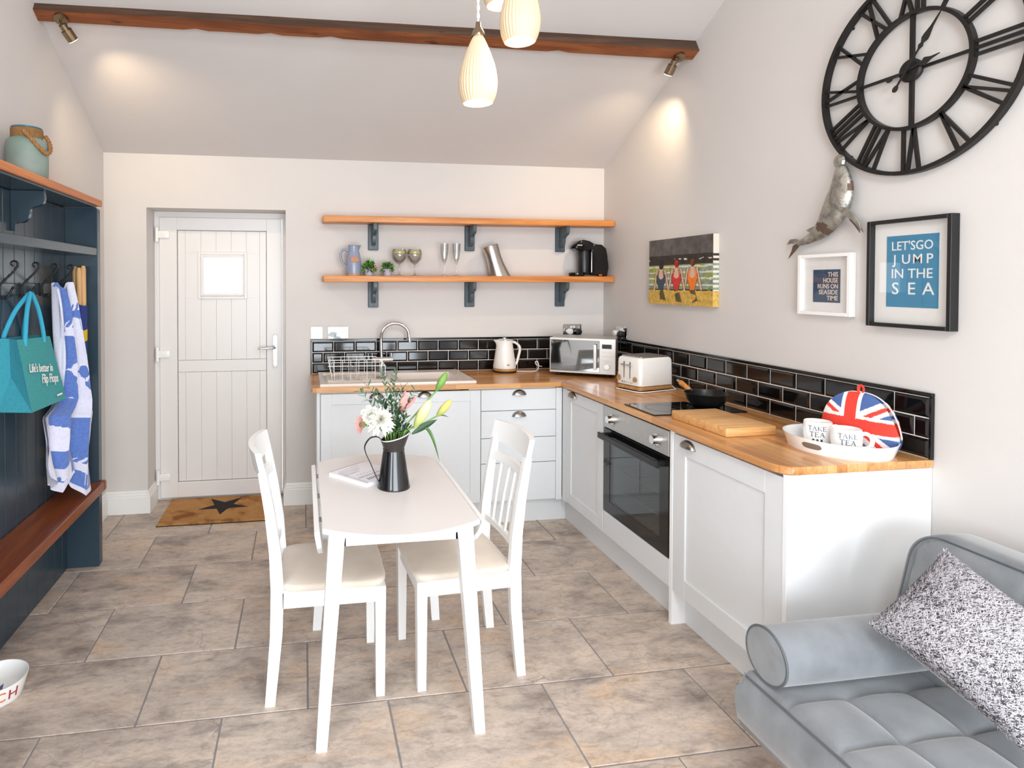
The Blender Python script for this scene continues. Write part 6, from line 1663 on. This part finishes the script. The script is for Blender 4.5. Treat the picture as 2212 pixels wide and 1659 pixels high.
b = NB(); prism(b, rrect(-0.112, 0.112, -0.078, 0.078, 0.016), 0.195, 0.2005, 'xyz', bev=0.002); tpn = obj('top_plate', b, 'steel', to, 40)
for k in range(4):
    for sx in (0,): obj('bread_slot', bx(-0.096, 0.096, -0.060 + k * 0.034, -0.046 + k * 0.034, 0.198, 0.2012), 'dark_plastic', tpn)
for y in (-0.016, 0.030):
    obj('lever_slot', bx(-0.1325, -0.126, y - 0.0022, y + 0.0022, 0.070, 0.168), 'dark_plastic', to)
    b = NB(); box(b, -0.146, -0.128, y - 0.016, y + 0.016, 0.146, 0.153, bev=0.002); obj('lever', b, 'chrome', to)
for y in (-0.058, 0.068):
    b = NB(); cyl(b, (-0.128, y, 0.068), (-0.136, y, 0.068), 0.0175, seg=24); kn = obj('knob', b, 'chrome', to, 40); b = NB(); cyl(b, (-0.136, y, 0.068), (-0.1405, y, 0.068), 0.0125, seg=20); obj('knob_inlay', b, 'trim_wood', kn, 40)
for k in range(6):
    b = NB(); cyl(b, (-0.130, -0.034 + k * 0.015, 0.048), (-0.1345, -0.034 + k * 0.015, 0.048), 0.0048, seg=12); obj('button', b, 'chrome', to, 40)
b = NB(); tube(b, catmull([(0.10, 0.055, 0.10), (0.165, 0.045, 0.112), (0.178, 0.02, 0.09), (0.165, -0.03, 0.03), (0.150, -0.085, 0.005), (0.12, -0.112, 0.005), (0.0, -0.116, 0.005), (-0.11, -0.118, 0.005), (-0.150, -0.10, 0.005), (-0.160, -0.04, 0.005), (-0.160, 0.06, 0.005)], 6), 0.0038, 8); obj('cord', b, 'cord_white', to, 60)

# hob, wok, board
hb = thing('induction_hob', 'slim black glass induction hob set in the worktop', 'hob', (1.884, 2.752, WZ), world=True)
obj('glass_top', bx(1.637, 2.128, 2.617, 2.888, WZ + 0.0005, WZ + 0.006, bev=0.0012), 'hob_glass', hb)
for cx_ in (1.77, 2.00):
    b = NB(); ringp = [(cx_ + 0.085 * math.cos(2 * PI * i / 40), 2.752 + 0.085 * math.sin(2 * PI * i / 40)) for i in range(40)]
    for i in range(40):
        p, q = ringp[i], ringp[(i + 1) % 40]; k = 0.975; vv = [b.verts.new((x, y, WZ + 0.0064)) for x, y in (p, q, (cx_ + (q[0] - cx_) * k, 2.752 + (q[1] - 2.752) * k), (cx_ + (p[0] - cx_) * k, 2.752 + (p[1] - 2.752) * k))]; b.faces.new(vv)
    obj('zone_ring', b, 'ink_grey', hb)
b = NB()
for k in range(4): box(b, 1.652, 1.660, 2.842 - k * 0.012, 2.848 - k * 0.012, WZ + 0.006, WZ + 0.0065)
obj('touch_controls', b, 'print_white', hb)
wk = thing('wok', 'small black wok with wooden handle on the hob', 'wok', (2.004, 2.752, WZ + 0.0066))
b = NB(); lathe(b, [(0, 0.0), (0.052, 0.0), (0.062, 0.004), (0.080, 0.020), (0.094, 0.042), (0.102, 0.068), (0.104, 0.070), (0.101, 0.070), (0.092, 0.044), (0.078, 0.023), (0.060, 0.007), (0, 0.004)], 48); obj('pan', b, plain('wok_black', (30, 29, 29), 0.32, 0.4), wk, 40)
hdir = Vector((-0.10, 1.0, 0.42)).normalized(); h0 = Vector((-0.010, 0.100, 0.058))
b = NB(); tube(b, [h0, h0 + hdir * 0.022], [0.010, 0.009], 12); hk = obj('ferrule', b, 'steel', wk, 50)
b = NB(); tube(b, [h0 + hdir * d for d in (0.018, 0.03, 0.055, 0.085, 0.098)], [0.010, 0.013, 0.0125, 0.015, 0.010], 14); hn = obj('handle', b, 'handle_wood', wk, 50)
b = NB(); cc = h0 + hdir * 0.108; tube(b, [cc + hdir * (0.010 * math.cos(a)) + Vector((1, 0.1, 0)).normalized() * (0.008 * math.sin(a)) for a in [2 * PI * i / 16 for i in range(16)]], 0.002, 6, closed=True); obj('hanging_loop', b, 'chrome', hn, 60)
for dx in (-0.006, 0.006):
    b = NB(); sphere(b, (dx - 0.012, 0.0985 if True else 0, 0.050), 0.0035, 8, 6); obj('rivet', b, 'chrome', wk)
b = NB(); prism(b, rrect(-0.118, 0.118, -0.180, 0.180, 0.008, 3), 0.0, 0.037, 'xyz', bev=0.004, seg=2)
o = obj('chopping_board', b, 'board_wood', None, 40); o.location = (1.812, 2.390, WZ + 0.0003); o.rotation_euler = (0, 0, 0.03); tag(o, 'thick pale oak chopping board lying next to the hob', 'chopping board')

# oval tray with mugs and tea cosy
TCX, TCY = 2.004, 1.992
ty = thing('oval_tray', 'white oval tray holding mugs and a tea cosy', 'tray', (TCX, TCY, WZ), 0.15)
def oval(k, z, n=64, ax=0.168, ay=0.186): return [(ax * k * math.cos(2 * PI * i / n), ay * k * math.sin(2 * PI * i / n), z) for i in range(n)]
b = NB(); rings = [[b.verts.new(p) for p in oval(k, z)] for k, z in ((0.91, 0.0), (1.0, 0.050), (1.005, 0.052), (0.985, 0.052), (0.975, 0.050), (0.90, 0.006))]
n = 64
SLOT = set(list(range(29, 36)))
for q, (p, r_) in enumerate(zip(rings, rings[1:])):
    for i in range(n):
        b.faces.new((p[i], p[(i + 1) % n], r_[(i + 1) % n], r_[i]))
b.faces.new(rings[0][::-1]); b.faces.new(rings[-1]); obj('tray_body', b, 'china', ty, 30)
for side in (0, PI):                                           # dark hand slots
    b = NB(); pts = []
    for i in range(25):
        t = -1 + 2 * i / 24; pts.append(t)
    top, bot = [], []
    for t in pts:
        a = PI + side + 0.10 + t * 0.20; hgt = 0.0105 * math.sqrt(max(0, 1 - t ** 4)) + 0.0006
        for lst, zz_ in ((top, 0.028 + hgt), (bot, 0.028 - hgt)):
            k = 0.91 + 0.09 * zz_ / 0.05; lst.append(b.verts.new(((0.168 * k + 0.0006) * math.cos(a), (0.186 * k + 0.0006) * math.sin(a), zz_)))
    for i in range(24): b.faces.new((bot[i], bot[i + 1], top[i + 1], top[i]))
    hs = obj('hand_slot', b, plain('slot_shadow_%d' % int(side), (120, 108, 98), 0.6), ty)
    b = NB()
    for i in range(2, 23, 4):
        p, q = top[i % 25] if False else None, None
    b.free()
SER = {'T': [((0, 1), (0.8, 1), .10), ((0.4, 0), (0.4, 1), .15), ((0.2, 0), (0.6, 0), .07), ((0.02, .84), (0.02, 1), .07), ((0.78, .84), (0.78, 1), .07)],
       'A': [((0.05, 0), (0.42, 1), .07), ((0.42, 1), (0.80, 0), .15), ((0.2, .36), (0.65, .36), .07), ((-.05, 0), (.2, 0), .06), ((.62, 0), (.95, 0), .06)],
       'K': [((0.15, 0), (0.15, 1), .15), ((0.15, .42), (0.72, 1), .07), ((0.35, .55), (0.8, 0), .14), ((0, 0), (.32, 0), .06), ((0, 1), (.32, 1), .06), ((.65, 0), (.95, 0), .06), ((.55, 1), (.85, 1), .06)],
       'E': [((0.15, 0), (0.15, 1), .15), ((0, 1), (0.68, 1), .08), ((0, 0), (0.72, 0), .08), ((0.15, .52), (0.52, .52), .08), ((.67, .82), (.67, 1), .07), ((.71, 0), (.71, .2), .07), ((.52, .42), (.52, .62), .06)]}
ADV = {'T': 0.95, 'A': 1.02, 'K': 1.02, 'E': 0.92}
def serif_word(word, h):
    b = NB(); x = 0
    for ch in word:
        for p, q, w in SER[ch]:
            p, q = Vector((p[0] * h + x, p[1] * h)), Vector((q[0] * h + x, q[1] * h)); d = (q - p); nn = Vector((-d.y, d.x)).normalized() * w * h / 2; m_ = 4
            for s in range(m_):
                a_, c_ = p + d * (s / m_), p + d * ((s + 1) / m_); b.faces.new([b.verts.new((v.x, v.y, 0)) for v in (a_ + nn, c_ + nn, c_ - nn, a_ - nn)])
        x += ADV[ch] * h
    for v in b.verts: v.co.x -= x / 2
    return b
def mug(label, x, y, rot):
    r = thing('mug', label, 'mug', (x, y, WZ + 0.0065), group='tea mugs')
    b = NB(); lathe(b, [(0, 0), (0.032, 0), (0.037, 0.003), (0.0435, 0.025), (0.044, 0.050), (0.042, 0.074), (0.0405, 0.076), (0.0395, 0.074), (0.041, 0.050), (0.040, 0.026), (0.034, 0.006), (0, 0.006)], 40); obj('body', b, 'china', r, 40)
    b = NB(); tube(b, catmull([(0.040, 0, 0.062), (0.054, 0, 0.066), (0.067, 0, 0.055), (0.068, 0, 0.036), (0.058, 0, 0.020), (0.041, 0, 0.016)], 6), 0.0058, 10, flat=1.35); xf(b, Rz(-1.0)); obj('handle', b, 'china', r, 60)
    lt = NB()
    for wd__, z, h in (('TAKE', 0.049, 0.0145), ('TEA', 0.028, 0.0158)): t = serif_word(wd__, h); xf(t, T(0, z, 0)); merge(lt, t)
    for s_ in (-0.012, 0.0, 0.012): t = bx(s_ - 0.003, s_ + 0.003, 0.012, 0.020, 0, 0.0002); merge(lt, t)
    for v in lt.verts:
        z = v.co.y; an = rot + v.co.x / 0.0445; rr_ = 0.0448 if 0.02 < z < 0.055 else 0.0446; v.co = Vector((rr_ * math.cos(an), rr_ * math.sin(an), z))
    obj('lettering', lt, 'ink_grey', r)
    for ch in r.children: ch.scale = (1.12, 1.12, 1.12)
mug('white mug lettered take tea standing beside the striped cup', 1.984, 2.064, -2.35)
mug('white mug lettered take tea standing before the tea cosy', 1.990, 1.944, -2.25)
sc_ = thing('striped_cup', 'blue and white striped cup half hidden behind a mug on the tray', 'cup', (2.030, 2.135, WZ + 0.0065))
b = NB(); lathe(b, [(0, 0), (0.020, 0)] + [(0.022 + 0.004 * math.sin(PI * k / 12) + 0.0015 * k * 0.3, 0.003 + k * 0.005) for k in range(13)] + [(0.024, 0.063), (0.020, 0.01), (0, 0.008)], 28)
for f in b.faces:
    f.material_index = 1 if int(f.calc_center_median().z / 0.009) % 2 else 0
obj('body', b, ['china', 'stripe_blue'], sc_, 40)
# tea cosy: union flag dome
tc = thing('tea_cosy', 'padded tea cosy with union flag pattern and red loop', 'tea cosy', (2.096, 1.988, WZ + 0.0065), -PI / 2 + 0.24)
CWD, CHT = 0.284, 0.208
def cosy_half(u, v, s):
    """u across -1..1, v up 0..1 ; s = -1 front, 1 back"""
    x = 2 * u - 1; top = CHT * (1 - abs(x) ** 2.5) ** 0.5
    z = v * top; w = CWD / 2 * (1.0 - 0.16 * max(0, 1 - z / 0.07) ** 2)
    th = 0.040 * ((1 - abs(x) ** 3) ** 0.5) * ((max(0, 1 - (z / CHT) ** 3)) ** 0.5)
    return (x * w, s * th * (1 if s < 0 else 0.45), z)
def flag(u, v):
    x = 2 * u - 1; top = CHT * (1 - abs(x) ** 2.5) ** 0.5; X = x * CWD / 2 + 0.018; Z = v * top - 0.088
    w = 0.006 * pnoise(Vector((X * 30, Z * 30, 0)))
    if abs(X + w * 0.3) < 0.021 or abs(Z + w * 0.3) < 0.023: return 0
    if abs(X) < 0.034 or abs(Z) < 0.035: return 1
    X2, Z2 = X * 0.66, Z
    d1, d2 = abs(X2 - Z2) / 1.41, abs(X2 + Z2) / 1.41
    if min(d1, d2) < 0.0085: 
        dd = (X2 - Z2) if d1 < d2 else (X2 + Z2); return 0 if (dd > -0.006) else 1
    if min(d1, d2) < 0.021: return 1
    return 2
for s, nm in ((-1, 'front_panel'), (1, 'back_panel')):
    b = NB(); grid(b, lambda u, v: cosy_half(u, v, s), 110, 80, flag); bmesh.ops.remove_doubles(b, verts=b.verts[:], dist=0.0002); obj(nm, b, ['red_cloth', 'white_cloth', 'blue_cloth'], tc)
b = NB(); tube(b, [(cosy_half(i / 60, 1.0, 0)) for i in range(1, 60)], 0.0025, 6); obj('seam', b, 'white_cloth', tc, 60)
b = NB(); tube(b, catmull([(-0.006, 0, CHT - 0.004), (-0.009, 0, CHT + 0.014), (0, 0, CHT + 0.026), (0.009, 0, CHT + 0.014), (0.006, 0, CHT - 0.004)], 6), 0.0055, 8, flat=0.7); obj('hanging_loop', b, 'red_cloth', tc, 60)

# ------------------------------------------------------------------ lamps
def pendant(label, x, y, zb, on_dir=0.0):
    r = thing('pendant_lamp', label, 'lamp', (x, y, zb), group='ribbed porcelain pendants')
    prof = [(0.0500, 0.0), (0.0600, 0.026), (0.0645, 0.055), (0.0640, 0.080), (0.0560, 0.125), (0.0430, 0.165), (0.0300, 0.198), (0.0190, 0.222), (0.0165, 0.228)]
    cpf = [(p.x, p.y) for p in catmull([(a, b_, 0) for a, b_ in prof], 3)]
    b = NB(); lathe(b, cpf + [(a - 0.003, b_) for a, b_ in cpf[::-1]], 132, rib=lambda a, z: 1 + 0.026 * math.cos(33 * a)); obj('lamp_shade', b, 'lit_porcelain', r, 70)
    b = NB(); lathe(b, [(0, 0.012), (0.050, 0.010), (0.050, 0.012), (0, 0.014)], 30); obj('bulb', b, 'bulb_glow', r)
    b = NB(); lathe(b, [(0.0225, 0.224), (0.024, 0.228), (0.019, 0.243), (0.010, 0.258), (0.008, 0.274), (0, 0.274)], 24); obj('cap', b, 'brass_nickel', r, 50)
    zc_ = ZE + SL * (YB - y) - zb
    b = NB()
    for ph in (0, PI): tube(b, [(0.0028 * math.cos(ph + k * 0.9), 0.0028 * math.sin(ph + k * 0.9), 0.270 + k * 0.008) for k in range(int((zc_ - 0.30) / 0.008))], 0.0026, 6)
    obj('twisted_flex', b, 'cord_white', r, 60)
    b = NB(); lathe(b, [(0, zc_ - 0.052), (0.045, zc_ - 0.050), (0.050, zc_ - 0.030), (0.050, zc_ + 0.03), (0, zc_ + 0.03)], 24); obj('ceiling_rose', b, 'brass_nickel', r, 40)
    l = bpy.data.lights.new('pendant_bulb', 'POINT'); l.energy = 2.5; l.color = (1.0, 0.80, 0.56); l.shadow_soft_size = 0.04
    lo = bpy.data.objects.new('pendant_bulb', l); C.objects.link(lo); lo.location = (x, y, zb - 0.03)
    return r
pendant('lowest ribbed porcelain pendant lamp hanging over the table', 0.588, 2.00, 2.146)
pendant('ribbed porcelain pendant lamp hanging next to the lowest one', 0.700, 1.90, 2.322)
pendant('ribbed porcelain pendant lamp hanging highest of the three', 0.700, 2.10, 2.530)
def spot(label, base, head, target, power):
    r = thing('spotlight', label, 'spotlight', base, world=True, group='beam spotlights')
    b = NB(); nn = Vector((0, -0.45, -0.893)); B0 = Vector(base); tube(b, [B0 - nn * 0.005, B0 + nn * 0.012], 0.033, 22); obj('base', b, 'brass_nickel', r, 40)
    H = Vector(head); D = (Vector(target) - H).normalized()
    b = NB(); tube(b, [B0 + nn * 0.01, B0 + nn * 0.022, H - D * 0.028], 0.006, 10); obj('arm', b, 'brass_nickel', r, 50)
    b = NB(); tube(b, [H - D * 0.034, H - D * 0.006, H - D * 0.005, H + D * 0.048], [0.018, 0.018, 0.026, 0.026], 24); hd_ = obj('lamp_head', b, 'brass_nickel', r, 40)
    b = NB(); tube(b, [H + D * 0.0485, H + D * 0.050], 0.0235, 24); obj('bulb', b, 'spot_glow', hd_)
    l = bpy.data.lights.new('spot_bulb', 'SPOT'); l.energy = power; l.color = (1.0, 0.76, 0.48); l.spot_size = math.radians(112); l.spot_blend = 0.75; l.shadow_soft_size = 0.025
    lo = bpy.data.objects.new('spot_bulb', l); C.objects.link(lo); lo.location = H + D * 0.056; lo.rotation_euler = D.to_track_quat('-Z', 'Y').to_euler()
spot('small brass spotlight under the beam above the hall unit', (-1.178, 3.212, 2.834), (-1.148, 3.198, 2.768), (-0.55, 4.15, 1.75), 24)
spot('small brass spotlight under the beam above the coffee machine', (2.112, 3.166, 2.822), (2.078, 3.176, 2.772), (1.90, 4.15, 1.55), 24)

# tidy helper properties
for o in bpy.data.objects:
    for k in ('_w', '_world'):
        if k in o.keys(): del o[k]
